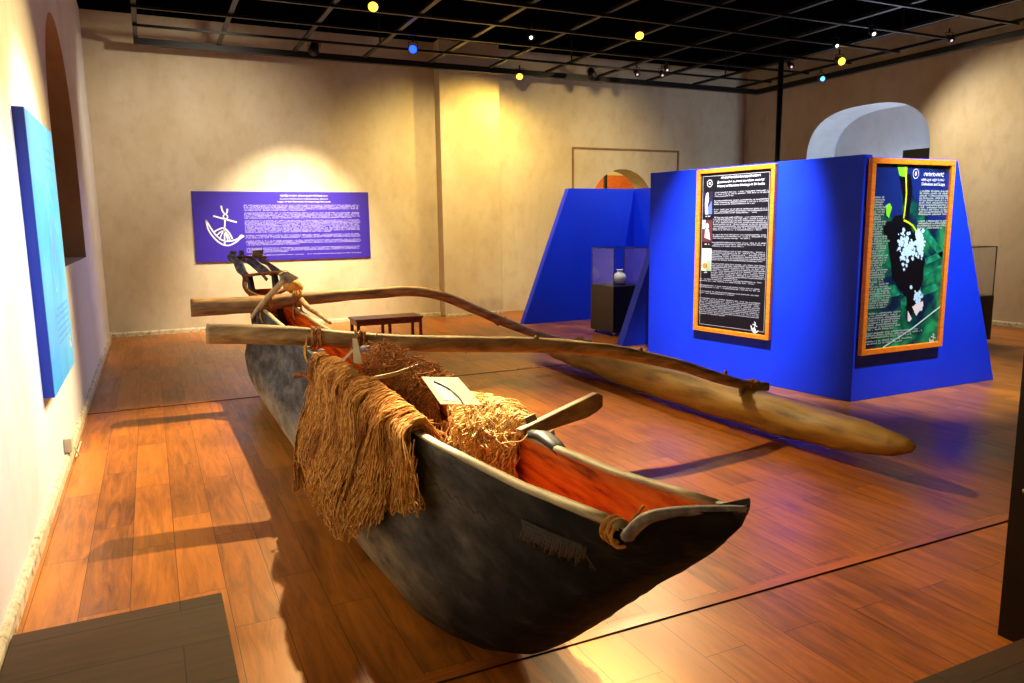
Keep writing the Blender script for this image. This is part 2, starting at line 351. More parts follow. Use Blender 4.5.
tag(b_.build('slim_post', M['dark_metal']), 'thin black upright bar seen through the arched doorway', 'post')
# black board standing in the right niche
tag(MB().box(12.1, 12.16, 8.64, 9.35, 1.0, 2.84).build('black_board', M['black_wood']), 'black board standing in the pale arched niche of the right wall', 'board')

def skirting(name, p, q, nrm, h, t):
    p, q, nrm = Vector(p), Vector(q), Vector(nrm)
    mb = MB(); n = 60; d = (q - p)
    prof = [(0, 0), (t, 0), (t, h * .75), (t * .6, h), (0, h)]
    vs = []; 
    for i in range(n + 1):
        c = p + d * i / n
        k = 1 + .12 * noise.noise(c * 4)
        for a, b in prof: vs.append(c + nrm * a * k + Vector((0, 0, b * k)))
    m_ = len(prof)
    fs = [(i * m_ + j, i * m_ + (j + 1) % m_, (i + 1) * m_ + (j + 1) % m_, (i + 1) * m_ + j) for i in range(n) for j in range(m_)]
    mb.add(vs, fs); return structure(mb.build(name, M['skirting']))
skirting('baseboard_left', (XL, YF, 0), (XL, YB, 0), (1, 0, 0), .085, .03)
skirting('baseboard_back', (XL, YB, 0), (4.72, YB, 0), (0, -1, 0), .07, .03)
skirting('baseboard_pilaster', (4.72, 12.74, 0), (5.86, 12.74, 0), (0, -1, 0), .05, .02)
skirting('baseboard_right', (XR, YF, 0), (XR, YB, 0), (-1, 0, 0), .07, .03)

# floor joint strips
for i, y in enumerate((2.43, 7.66)):
    mb = MB(); mb.box(XL + .03, XR, y - .028, y + .028, 0, .006); mb.box(XL + .03, XR, y - .031, y - .028, 0, .003, 1); mb.box(XL + .03, XR, y + .028, y + .031, 0, .003, 1)
    structure(mb.build('trim_%d' % (i + 3), [planks('strip_wood_%d' % i, (96, 42, 14), (206, 116, 44), (60, 26, 10), 2.2, .2, 0, .25), plain('strip_gap_%d' % i, (26, 12, 6), .8)]))

# small socket on the skirting of the left wall
s = thing('wall_socket', 'small cream socket box on the skirting of the left wall', 'socket', (XL + .03, 6.03, .03))
local(MB().box(XL + .002, XL + .05, 5.97, 6.09, .1, .2).build('socket_box', M['socket'], bevel=.004), s)
local(MB().tube([(XL + .06, 6.03, .12), (XL + .08, 6.05, .05), (XL + .05, 6.15, .012), (XL + .05, 6.6, .012)], .006, 6).build('cable', M['socket'], smooth=True), s)

# ------------------------------------------------------------------ dark platforms at the edges of the picture
tag(MB().box(XL + .035, .17, .6, 3.4, 0, .05).build('low_platform', M['platform'], bevel=.004), 'low dark plank platform on the floor along the left wall', 'platform')
t = thing('dark_partition', 'dark brown board standing on a low plinth at the right edge', 'partition', (3.5, 1.5, 0))
local(MB().box(2.96, 4.4, 1.6, 1.7, .0, 2.2).build('board', M['brown_panel']), t)
local(MB().box(2.945, 2.96, 1.595, 1.705, 0, 2.21).build('edge_strip', M['black_metal']), t)
local(MB().box(1.9, 4.4, .5, 1.595, 0, .05).build('plinth', M['platform'], bevel=.004), t)
c_ = MB().lathe([(.006, 0), (.009, .004), (.009, .01), (.003, .014)], (0, 0, 0), 10)
o = c_.build('screw', M['steel']); o.rotation_euler = (0, -PI / 2, 0); o.location = (2.945, 1.65, .62); local(o, t)

# ------------------------------------------------------------------ blue exhibition partitions
def obox(mb, p, q, h, th, side, h2=None):
    """upright slab on the floor line p-q, thickness th on given side, height h"""
    p, q = Vector((*p, 0)), Vector((*q, 0)); d = (q - p).normalized(); n = Vector((-d.y, d.x, 0)) * side * th
    mb.prism([p, q, q + Vector((0, 0, h2 or h)), p + Vector((0, 0, h))], n); return mb
Cc, Lc = (5.68, 4.76), (5.30, 7.37)
t = thing('exhibition_partition', 'nearest blue partition, carrying the two orange framed posters', 'partition', (5.68, 4.9, 0))
local(obox(MB(), Lc, Cc, 2.21, .12, 1).build('wall_panel', M['blue'], bevel=.004), t)
mb = MB(); mb.prism([(5.68, 4.76, 0), (7.75, 4.76, 0), (6.92, 4.76, 2.19), (5.68, 4.76, 2.19)], (0, .12, 0))
local(mb.build('sloping_panel', M['blue'], bevel=.004), t)
t = thing('exhibition_partition', 'blue partition with slanted edge leaning out behind the front one, right of the vase case', 'partition', (5.7, 8.5, 0))
mb = MB(); mb.prism([(5.63, 8.42, 0), (7.9, 8.42, 0), (7.9, 8.42, 2.15), (6.46, 8.42, 2.15)], (0, .14, 0))
local(mb.build('sloping_panel', M['blue'], bevel=.004), t)
t = thing('exhibition_partition', 'farthest blue partition with slanted left edge, behind the vase case', 'partition', (6.4, 11.2, 0))
mb = MB(); mb.prism([(5.49, 11.12, 0), (7.78, 11.12, 0), (7.78, 11.12, 2.22), (6.36, 11.12, 2.22)], (0, .13, 0))
local(mb.build('sloping_panel', M['blue'], bevel=.004), t)
local(MB().box(7.66, 7.78, 9.3, 11.12, 0, 2.22).build('wall_panel', M['blue'], bevel=.004), t)

# ------------------------------------------------------------------ print helpers (flat parts lying on boards; local x right, z up, -y out)
def glyph_rows(mb, x0, x1, z1, z0, pitch, d, rag=.25, lh=.62, seed=1, last=1.0, dense=.84):
    """rows of tiny letter blocks between z1 (top) and z0"""
    rnd = random.Random(seed); n = max(1, int(round((z1 - z0) / pitch)))
    for i in range(n):
        zt = z1 - i * pitch; xe = x1 - rnd.random() * rag * (x1 - x0) * .25
        if i == n - 1: xe = x0 + (x1 - x0) * last
        x = x0
        while x < xe:
            w = pitch * rnd.uniform(.4, .8)
            if rnd.random() < dense:
                hh = pitch * lh * rnd.choice((.75, 1, 1, 1.2)); b = pitch * rnd.choice((0, 0, .12))
                mb.quad((x, d, zt - pitch * .8 - b), (x + w * .68, d, zt - pitch * .8 - b), (x + w * .68, d, zt - pitch * .8 - b + hh), (x, d, zt - pitch * .8 - b + hh))
            x += w
    return mb

def ribbon(mb, pts, w, d):
    P = [Vector((p[0], 0, p[1])) for p in pts]; L_, R_ = [], []
    for i, p in enumerate(P):
        t = P[min(i + 1, len(P) - 1)] - P[max(i - 1, 0)]; t.normalize(); n = Vector((-t.z, 0, t.x)) * w / 2
        L_.append(p + n); R_.append(p - n)
    for i in range(len(P) - 1):
        mb.quad(*[(q.x, d, q.z) for q in (L_[i], L_[i + 1], R_[i + 1], R_[i])])
    return mb

def poly(mb, pts, d): return mb.add([(x, d, z) for x, z in pts], [tuple(range(len(pts)))])
def disc(mb, cx, cz, rx, rz, d, n=20): return poly(mb, [(cx + rx * math.cos(2 * PI * k / n), cz + rz * math.sin(2 * PI * k / n)) for k in range(n)], d)

def round_script(mb, cx, z, w, h, d, seed):
    """a line of small round looping strokes like the rounded script of the heading"""
    rnd = random.Random(seed); x = cx - w / 2
    while x < cx + w / 2 - h * .4:
        if rnd.random() < .14: x += h * .5; continue
        r = h * rnd.uniform(.34, .5); a0 = rnd.uniform(-1.2, .5); a1 = a0 + rnd.uniform(4.2, 5.8)
        ribbon(mb, [(x + r + r * math.cos(a0 + (a1 - a0) * k / 10), z + h / 2 + r * math.sin(a0 + (a1 - a0) * k / 10)) for k in range(11)], h * .19, d)
        if rnd.random() < .4: ribbon(mb, [(x + r, z + h * .9), (x + r * 2, z + h * 1.25)], h * .16, d)
        x += r * 2.3
    return mb

def text_line(name, txt, cx, z, width, size, d, mat, parent, bold=.004):
    cu = bpy.data.curves.new('t', 'FONT'); cu.body = txt; cu.align_x = 'CENTER'; cu.size = 1; cu.offset = bold
    ob = bpy.data.objects.new('t', cu); COL.objects.link(ob)
    bpy.context.view_layer.update(); dg = bpy.context.evaluated_depsgraph_get()
    me = bpy.data.meshes.new_from_object(ob.evaluated_get(dg)); bpy.data.objects.remove(ob)
    xs = [v.co.x for v in me.vertices] or [0, 1]; W = max(xs) - min(xs) or 1; c = (max(xs) + min(xs)) / 2
    for v in me.vertices: v.co = ((v.co.x - c) * width / W, 0, v.co.y * size)
    me.materials.clear(); me.materials.append(mat); me.name = name
    o = bpy.data.objects.new(name, me); COL.objects.link(o); o.location = (cx, d, z); o.parent = parent
    return o

def boat_logo(mb, X, Z, w, d, outline_only=False):
    """white line drawing: curved boat hull with anchor mast; X, Z map the drawing's 0..1 to the board"""
    def pl(pts, ww): ribbon(mb, [(X(a), Z(b)) for a, b in [(q.x, q.y) for q in smooth_path([(a, b, 0) for a, b in pts], 5)]], ww, d)
    pl([(125, 205), (135, 255), (165, 300), (200, 328), (235, 335), (275, 318), (300, 298), (318, 290)], w)
    pl([(125, 205), (150, 250), (175, 285), (212, 312), (250, 312), (285, 302), (302, 286), (318, 290)], w)
    pl([(210, 135), (214, 160), (228, 178)], w); pl([(241, 150), (238, 166), (228, 178)], w)
    pl([(228 + 11 * math.cos(a * PI / 6), 189 + 11 * math.sin(a * PI / 6)) for a in range(13)], w * .8)
    pl([(165, 185), (225, 202), (285, 218)], w); pl([(226, 200), (219, 250), (214, 330)], w)
    pl([(160, 268), (185, 254), (215, 247), (240, 270), (256, 302)], w); pl([(178, 282), (198, 266), (216, 262), (234, 282), (243, 308)], w * .8)
    pl([(215, 255), (198, 285), (190, 306)], w * .8); pl([(217, 265), (228, 290), (232, 312)], w * .8)

# ---- wide purple board on the back wall
W_, H_ = 2.81, 1.11
pt = thing('information_board', 'wide purple information board with white boat logo on the back wall', 'sign', (.65, YB - .03, 1.105))
MB().box(0, W_, 0, .03, 0, H_).build('board', M['board_purple'], pt, bevel=.003)
X = lambda a: (a - 58) / 905 * W_ - .31 * ((a - 58) / 905) * (1 - (a - 58) / 905)
Z = lambda b: (418 - b) / 356 * H_
mb = MB(); boat_logo(mb, X, Z, .022, -.002); mb.build('boat_logo', M['white_print'], pt)
mb = MB()
for i, (a, b, last) in enumerate([(128, 164, .52), (168, 205, .93), (208, 280, .73), (283, 309, 1), (312, 346, .45), (350, 384, .34), (386, 400, 1)]):
    glyph_rows(mb, X(326), X(914), Z(a), Z(b - 6), .0205, -.002, seed=i + 3, last=last, rag=.06, dense=.85, lh=.5)
mb.build('body_text', M['lilac_print'], pt)
mb = MB(); round_script(mb, X(637), Z(88), .76, .026, -.002, 4); mb.build('heading_line', M['white_print'], pt)
text_line('heading_line', 'கடல்சார் தொல்பொருள் நூதனசாலை சின்னம்', X(637), Z(102), .78, .024, -.002, M['white_print'], pt)
text_line('heading_line', 'Logo of the Maritime Archaeology Museum', X(637), Z(117), .86, .032, -.002, M['white_print'], pt)

# ---- framed posters
def poster_frame(root, w, h, fr=.045, d=.045, board=None):
    for (a, b, c, e) in ((0, w, 0, fr), (0, w, h - fr, h), (0, fr, fr, h - fr), (w - fr, w, fr, h - fr)):
        pass
    mb = MB(); mb.box(0, w, -d, 0, 0, fr); mb.box(0, w, -d, 0, h - fr, h); mb.box(0, fr, -d, 0, fr, h - fr); mb.box(w - fr, w, -d, 0, fr, h - fr)
    mb.build('frame', M['orange_frame'], root, bevel=.004)
    MB().box(fr, w - fr, -.02, -.002, fr, h - fr).build('board', board, root)

th = math.atan2(Cc[1] - Lc[1], Cc[0] - Lc[0]); dv = Vector((math.cos(th), math.sin(th)))
p0 = Vector(Lc) + dv * .75 + Vector((math.sin(th), -math.cos(th))) * .004
W1, H1 = 1.0, 1.73
pt = thing('framed_poster', 'orange framed black poster of small text with three photos down its left', 'poster', (p0.x, p0.y, .465), th)
poster_frame(pt, W1, H1, board=M['board_black'])
X = lambda a: (a - 26) / 282 * W1
Z = lambda b: (652 - b) / 615 * H1
d = -.022
mb = MB(); e = .075
for a in ((e, e, W1 - e, e), (e, H1 - e, W1 - e, H1 - e), (e, e, e, H1 - e), (W1 - e, e, W1 - e, H1 - e)): ribbon(mb, [(a[0], a[1]), (a[2], a[3])], .005, d)
mb.build('border_line', M['grey_print'], pt)
mb = MB()
for i, (a, b, c, e_, l) in enumerate([(94, 286, 122, 148, .35), (92, 286, 152, 178, .75), (92, 284, 184, 208, .8), (90, 284, 213, 270, .9), (90, 284, 277, 302, .7), (88, 284, 306, 334, .6), (88, 282, 338, 384, .95), (88, 282, 386, 452, .5), (44, 270, 446, 466, .9), (44, 270, 470, 489, 1), (44, 270, 493, 513, .6), (44, 270, 520, 590, .45)]):
    glyph_rows(mb, X(a), X(b), Z(c), Z(e_ - 5), .0185, d, seed=20 + i, last=l, rag=.05, dense=.85, lh=.48)
mb.build('body_text', M['grey_print'], pt)
mb = MB(); round_script(mb, X(187), Z(77), .5, .02, d, 9); mb.build('heading_line', M['white_print'], pt)
text_line('heading_line', 'இலங்கையின் கடல்சார் மரபுரிமை வரலாறு', X(187), Z(91), .6, .026, d, M['white_print'], pt)
text_line('heading_line', 'History of Maritime Heritage in Sri Lanka', X(187), Z(106), .6, .034, d, M['white_print'], pt)
mb = MB(); ribbon(mb, [(X(73) + .034 * math.cos(k * PI / 10), Z(90) + .036 * math.sin(k * PI / 10)) for k in range(21)], .005, d); disc(mb, X(73), Z(90), .013, .016, d, 8)
mb.build('round_emblem', M['white_print'], pt)
mb = MB(); cx, cz = X(255), Z(612)
boat_logo(mb, lambda a: cx + (a - 220) * .0005, lambda b: cz - (b - 235) * .0006, .007, d); mb.build('boat_logo', M['white_print'], pt)
mb = MB(); 
for zc in (212, 317, 424): glyph_rows(MB(), X(60), X(78), Z(zc - 3), Z(zc + 3), .016, d, seed=zc).build('caption', M['white_print'], pt)
pm = [((235, 232, 228), (30, 26, 48), (96, 110, 230)), ((222, 200, 180), (90, 40, 44), (190, 206, 214)), ((226, 222, 180), (224, 130, 60), (150, 170, 120))]
for i, (c1, c2, c3) in enumerate(pm):
    za, zb = Z((204, 309, 418)[i]), Z((120, 226, 333)[i]); xa, xb = X(50), X(87)
    ph = MB().box(xa, xb, -.024, -.02, za, zb).build('photo', plain('photo_ground_%d' % i, c2 if i < 2 else c1, .5), pt)
    w, h = xb - xa, zb - za; m1 = MB(); m2 = MB()
    if i == 0:
        poly(m1, [(xa + w * .25, za), (xa + w * .2, za + h * .5), (xa + w * .3, za + h * .9), (xa + w * .5, za + h * .97), (xa + w * .6, za + h * .7), (xa + w * .5, za + h * .4), (xa + w * .55, za)], -.0255)
        poly(m2, [(xa + w * .55, za), (xa + w * .55, za + h * .3), (xa + w * .9, za + h * .6), (xa + w * .97, za)], -.0255)
    elif i == 1:
        disc(m1, xa + w * .5, za + h * .72, w * .17, h * .14, -.0255); poly(m1, [(xa + w * .25, za + h * .2), (xa + w * .3, za + h * .58), (xa + w * .7, za + h * .58), (xa + w * .85, za + h * .1)], -.0255)
        poly(m2, [(xa, za + h * .6), (xa, za + h), (xa + w * .3, za + h), (xa + w * .28, za + h * .6)], -.0255)
    else:
        disc(m1, xa + w * .35, za + h * .22, w * .28, h * .13, -.0255); poly(m2, [(xa + w * .5, za), (xa + w * .45, za + h * .3), (xa + w * .75, za + h * .5), (xa + w, za + h * .3), (xa + w, za)], -.0255)
    m1.build('figure', plain('photo_a_%d' % i, c1 if i < 2 else c2, .5), ph); m2.build('figure', plain('photo_b_%d' % i, c3, .5), ph)

# ---- poster with the diver
W2, H2 = 1.105, 1.75
pt = thing('framed_poster', 'orange framed poster with a green underwater photograph of a diver', 'poster', (5.725, 4.755, .43))
sea = noisy('underwater_photo', [(5, 10, 44), (8, 34, 66), (6, 96, 66), (40, 170, 104)], (1, 1, .8), nscale=3.4, detail=3, stops=[.3, .44, .54, .72], rough=.3, dist=.4)
poster_frame(pt, W2, H2, fr=.05, board=sea)
def Xd(a, b): return (a - (52 - 32 * (b - 30) / 630)) / (270 - 8 * (b - 30) / 630) * W2
def Zd(a, b): return ((652 - (a - 20) / 260 * 30) - b) / 612 * H2
Q = lambda l: [(Xd(a, b), max(.052, min(H2 - .052, Zd(a, b)))) for a, b in l]
def seg(name, polys, mat, d):
    mb = MB()
    for p in polys: poly(mb, Q(p), d)
    return mb.build(name, mat, pt)
seg('deep_water', [[(165, 40), (318, 50), (312, 200), (250, 215), (195, 150), (165, 90)], [(60, 40), (142, 40), (152, 200), (120, 208), (95, 190), (60, 150)]], plain('deep_blue_water', (14, 36, 108), .3), -.0225)
seg('timber', [[(228, 232), (292, 300), (291, 330), (220, 262)], [(228, 330), (290, 300), (288, 322), (232, 350)], [(226, 380), (288, 345), (286, 372), (226, 402)], [(222, 430), (285, 400), (283, 430), (222, 452)], [(60, 440), (130, 420), (150, 452), (60, 480)], [(180, 440), (215, 425), (222, 450), (185, 470)], [(150, 470), (180, 440), (190, 470), (150, 500)]], noisy('green_timber_photo', [(8, 66, 50), (16, 128, 90), (50, 190, 140)], (6, 1, 6), rough=.3), -.0225)
seg('diver', [[(140, 75), (176, 68), (184, 110), (178, 165), (172, 220), (188, 250), (205, 242), (222, 262), (226, 330), (222, 400), (206, 450), (186, 520), (170, 515), (168, 460), (140, 420), (124, 400), (112, 320), (104, 270), (96, 268), (90, 245), (98, 222), (118, 222), (126, 204), (146, 198), (158, 205), (162, 170), (150, 130)]], plain('diver_black', (5, 6, 16), .3), -.024)
mb = MB(); rnd = random.Random(5)
for (cx, cz, rx, rz, n) in ((160, 300, 20, 50, 90), (209, 275, 15, 42, 110), (208, 465, 17, 34, 44), (182, 300, 30, 34, 26)):
    for k in range(n):
        a, b = cx + rnd.gauss(0, rx * .5), cz + rnd.gauss(0, rz * .5)
        s_ = rnd.uniform(1.5, 6); poly(mb, Q([(a + s_ * math.cos(j * PI / 3 + k) * rnd.uniform(.5, 1.3), b + s_ * 1.4 * math.sin(j * PI / 3 + k)) for j in range(6)]), -.025 - k * 5e-6)
mb.build('bubbles', plain('bubble_pale_blue', (196, 230, 255), .3), pt)
mb = MB(); poly(mb, Q([(172, 503), (186, 530), (178, 540), (172, 538)]), -.026); poly(mb, Q([(186, 490), (222, 470), (224, 486), (200, 520)]), -.026); mb.build('slate', plain('slate_white', (240, 226, 226), .4), pt)
mb = MB(); ribbon(mb, Q([(158, 48), (161, 80), (163, 130), (160, 170), (155, 208)]), .018, -.0262); ribbon(mb, Q([(155, 214), (170, 219), (185, 228), (197, 245)]), .018, -.0262)
mb.build('hose', plain('hose_yellow', (206, 226, 30), .4), pt)
fin_green = plain('fin_green', (120, 214, 40), .4)
seg('fin', [[(97, 175), (110, 165), (118, 178), (108, 212), (100, 205)]], fin_green, -.0255)
seg('fin', [[(132, 46), (166, 46), (164, 80), (140, 78)]], fin_green, -.0255)
mb = MB(); ribbon(mb, Q([(92, 640), (190, 560), (286, 483)]), .014, -.0265); mb.build('measuring_line', plain('line_pale', (200, 236, 232), .4), pt)
mb = MB()
for i, (a, b, c, l) in enumerate([(203, 108, 190, .95), (200, 203, 230, .8)]):
    glyph_rows(mb, Xd(a, c), Xd(302, c), Zd(250, b), Zd(250, c), .021, -.0265, seed=50 + i, last=l, rag=.3)
for k in range(20):
    y = 150 + k * 15; w = (36, 30, 40, 34, 22, 38, 30, 26, 40, 44)[k % 10] + k * .6
    glyph_rows(mb, Xd(60 - k * .7, y), Xd(60 + w, y), Zd(60, y), Zd(60, y + 14), .021, -.0265, seed=70 + k, rag=.4, last=.9)
for (y, y2, w) in ((452, 500, 75), (515, 575, 110), (578, 600, 180), (604, 622, 150)):
    glyph_rows(mb, Xd(40, y), Xd(40 + w, y), Zd(40, y), Zd(40, y2), .021, -.0265, seed=y, rag=.5, last=.8)
mb.build('body_text', plain('pale_print', (168, 182, 174), .5), pt)
mb = MB(); round_script(mb, Xd(252, 60), Zd(252, 65), .26, .028, -.0265, 12); mb.build('heading_line', M['white_print'], pt)
text_line('heading_line', 'வரையறை மற்றும் பரப்பு', Xd(252, 77), Zd(252, 79), .33, .03, -.0265, M['white_print'], pt)
text_line('heading_line', 'Definition and Scope', Xd(252, 92), Zd(252, 94), .32, .04, -.0265, M['white_print'], pt)
mb = MB(); cx, cz = Xd(193, 65), Zd(193, 65); ribbon(mb, [(cx + .038 * math.cos(k * PI / 10), cz + .042 * math.sin(k * PI / 10)) for k in range(21)], .005, -.0265); disc(mb, cx, cz, .011, .02, -.0265, 8); mb.build('round_emblem', M['white_print'], pt)
mb = MB(); cx, cz = Xd(258, 598), Zd(258, 598)
boat_logo(mb, lambda a: cx + (a - 220) * .00055, lambda b: cz - (b - 235) * .0006, .008, -.0265); mb.build('boat_logo', M['white_print'], pt)

# ---- bright blue board on the left wall
pt = thing('map_board', 'tall bright blue board with a faint map hung on the left wall', 'sign', (XL, 5.25, .64), PI / 2)
W3, H3 = 1.36, 1.71
MB().box(0, W3, -.06, 0, 0, H3).build('backing', M['deep_blue'], pt)
MB().box(.0, W3, -.063, -.06, .0, H3).build('print_sheet', M['cyan_board'], pt)
mb = MB(); ribbon(mb, [(.55, .75), (.62, .95), (.56, 1.2), (.7, 1.32), (.9, 1.2), (.98, 1.0), (.9, .8), (.74, .62), (.6, .6), (.55, .75)], .03, -.0645); mb.build('map_outline', M['map_green'], pt)
mb = MB(); ribbon(mb, [(.66, .85), (.72, 1.05), (.84, 1.1), (.86, .92), (.74, .78), (.66, .85)], .025, -.0645); mb.build('map_route', M['map_pink'], pt)
mb = MB()
for z in (1.56, 1.5, 1.44): glyph_rows(mb, .7, 1.2, z, z - .03, .026, -.0645, seed=int(z * 100))
for k in range(6): glyph_rows(mb, .5, 1.25, .5 - .045 * k, .47 - .045 * k, .026, -.0645, seed=k)
mb.build('body_text', M['pale_blue_print'], pt)
mb = MB(); boat_logo(mb, lambda a: 1.2 + (a - 220) * .0006, lambda b: .2 - (b - 235) * .0006, .009, -.0645); mb.build('boat_logo', M['white_print'], pt)

# ------------------------------------------------------------------ display cases
def display_case(x0, x1, y0, y1, zt, zg, label):
    t = thing('display_case', label, 'display case', ((x0 + x1) / 2, (y0 + y1) / 2, 0))
    local(MB().box(x0, x1, y0, y1, .05, zt).build('plinth', M['black_wood'], bevel=.006), t)
    mb = MB(); e = .012
    a0, a1, b0, b1 = x0 + e, x1 - e, y0 + e, y1 - e; g = .006
    mb.box(a0, a1, b0, b0 + g, zt, zg); mb.box(a0, a1, b1 - g, b1, zt, zg); mb.box(a0, a0 + g, b0 + g, b1 - g, zt, zg); mb.box(a1 - g, a1, b0 + g, b1 - g, zt, zg)
    mb.box(a0, a1, b0, b1, zg, zg + g)
    local(mb.build('glass_cover', M['glass']), t)
    mb = MB(); q = .005
    for (px, py) in ((a0, b0), (a1, b0), (a0, b1), (a1, b1)): mb.box(px - q, px + q, py - q, py + q, zt, zg + g)
    for py in (b0, b1): mb.box(a0, a1, py - q, py + q, zg + g - q, zg + g + q)
    for px in (a0, a1): mb.box(px - q, px + q, b0, b1, zg + g - q, zg + g + q)
    local(mb.build('glass_edging', M['glass_edge']), t)
    for (px, py) in ((x0 + .06, y0 + .06), (x1 - .06, y0 + .06), (x0 + .06, y1 - .06), (x1 - .06, y1 - .06)):
        local(MB().lathe([(.02, 0), (.026, .01), (.026, .04), (.012, .05)], (px, py, 0), 12).build('foot', M['steel'], smooth=True), t)
    return t
display_case(6.03, 6.64, 9.25, 9.88, .73, 1.27, 'black plinth case with a clear glass cover holding a white vase')
display_case(9.42, 10.02, 6.24, 6.84, .64, 1.27, 'black plinth case with empty glass cover, right of the diver poster')
v = thing('vase', 'small white round vase with short neck inside the glass case', 'vase', (6.3, 9.5, .73))
local(MB().lathe([(.09, 0), (.1, .005), (.1, .02), (.085, .024)], (6.3, 9.5, .73), 24).build('stand', M['black_wood'], smooth=True), v)
local(MB().lathe([(.04, 0), (.055, .006), (.085, .04), (.1, .085), (.085, .13), (.045, .158), (.036, .17), (.036, .19), (.056, .2), (.05, .205), (.03, .19)], (6.3, 9.5, .754), 28).build('body', M['porcelain'], smooth=True), v)

# ------------------------------------------------------------------ bench by the back wall
t = thing('bench', 'small reddish brown wooden bench between the canoe and back wall', 'bench', (2.84, 10.0, 0))
local(MB().box(2.38, 3.32, 9.82, 10.24, .39, .42).build('seat', M['bench'], bevel=.004), t)
mb = MB(); mb.box(2.41, 3.29, 9.84, 9.86, .33, .39); mb.box(2.41, 3.29, 10.2, 10.22, .33, .39); mb.box(2.4, 2.42, 9.86, 10.2, .33, .39); mb.box(3.28, 3.3, 9.86, 10.2, .33, .39)
local(mb.build('apron', M['bench']), t)
for x in (2.4, 2.83, 3.265):
    for y in (9.835, 10.19):
        local(MB().box(x, x + .04, y, y + .04, 0, .39).build('leg', M['bench'], bevel=.003), t)

# ------------------------------------------------------------------ the outrigger canoe
CX = 1.085
canoe = thing('outrigger_canoe', 'long weathered grey outrigger canoe with orange wood inside and two booms', 'boat', (CX, 4.8, 0))
def part(mb, name, mat, label=None, smooth=True, bevel=0, parent=None):
    o = mb.build(name, mat, None, smooth, bevel)
    if parent is None: local(o, canoe)
    else:
        o.parent = parent; o.matrix_parent_inverse = parent.matrix_parent_inverse @ Matrix.Identity(4) if False else Matrix.Translation(-Vector(canoe.location))
        # parts keep an identity basis in the canoe's frame, so a sub-part needs no further offset
        o.matrix_parent_inverse = Matrix.Identity(4)
    if label: o['label'] = label
    return o
YS = [1.17, 1.2, 1.24, 1.29, 1.34, 1.4, 1.47, 1.55, 1.64, 1.74, 1.86, 2.0, 2.15, 2.32, 2.55, 2.8, 3.1, 3.5, 4.0, 4.6, 5.2, 5.8, 6.4, 7.0, 7.4, 7.7, 7.95, 8.12, 8.24, 8.32]
def zg(y): return interp(y, [1.17, 1.24, 1.29, 1.35, 1.6, 1.9, 2.3, 2.7, 4.2, 5.2, 6.5, 8.32], [1.045, 1.035, 1.01, .955, .925, .885, .855, .825, .81, .815, .84, .885])
def zk(y): return interp(y, [1.17, 1.21, 1.3, 1.4, 1.52, 1.64, 1.78, 1.92, 2.1, 2.35, 2.7, 7.2, 7.7, 8.0, 8.2, 8.32], [1.01, .965, .88, .8, .7, .595, .47, .35, .215, .1, .03, .02, .05, .12, .26, .45])
def hw_g(y): return interp(y, [1.17, 1.21, 1.27, 1.34, 1.5, 2.0, 3.0, 4.4, 6.4, 7.6, 8.15, 8.32], [.02, .06, .11, .148, .155, .165, .185, .17, .158, .155, .14, .11])
def hw_b(y): return interp(y, [1.17, 1.21, 1.3, 1.45, 1.65, 1.9, 2.2, 2.6, 3.2, 6.8, 7.6, 8.0, 8.2, 8.32], [.015, .035, .065, .1, .135, .175, .225, .285, .33, .335, .32, .29, .24, .17])
def section(y, inner=False):
    G, B, K, g, b = zg(y), 0, zk(y), hw_g(y), hw_b(y)
    h = G - K; t = .0
    if inner: g = max(.004, g - .028); b = max(.004, b - .05); K = K + min(.13, h * .4); h = G - K
    P = [(g, G), (g + (b - g) * .04, G - h * .12), (g + (b - g) * .12, G - h * .24), (g + (b - g) * .42, G - h * .38), (g + (b - g) * .8, G - h * .52), (b, G - h * .66), (b * .96, G - h * .78), (b * .78, G - h * .89), (b * .45, G - h * .965), (b * .12, K)]
    if h < .1: P = [(g * (1 - i / 9.5), G - h * i / 9) for i in range(10)]
    return [(-x, z) for x, z in P] + [(x, z) for x, z in P[::-1]]
YD = []
for i in range(len(YS) - 1):
    for k in range(3): YD.append(YS[i] + (YS[i + 1] - YS[i]) * k / 3)
YD.append(YS[-1])
ns = 20
mb = MB(); vo = []; vi = []
for y in YD:
    for j, (x, z) in enumerate(section(y)):
        rough_ = .008 * noise.noise(Vector((x * 5, y * 2.2, z * 6))) + (.012 * noise.noise(Vector((x * 16, y * 16, z * 16))) if y < 1.9 and z < zg(y) - .12 else 0)
        vo.append((CX + x + math.copysign(rough_, x), y - (.5 * rough_ if y < 1.9 else 0), z if z > .03 else z))
nY = len(YD)
def mi_out(i, j): return 0
for i in range(nY - 1):
    for j in range(ns - 1):
        a = i * ns + j; mb.add([], []); mb.f.append((a, a + 1, a + ns + 1, a + ns)); mb.mi.append(mi_out(i, j))
mb.v = vo
nO = len(vo)
y_in = [y for y in YD if 1.36 <= y <= 8.2]
for y in y_in:
    for (x, z) in section(y, True): mb.v.append((CX + x, y, z))
for i in range(len(y_in) - 1):
    for j in range(ns - 1):
        a = nO + i * ns + j; mb.f.append((a, a + ns, a + ns + 1, a + 1)); mb.mi.append(3)
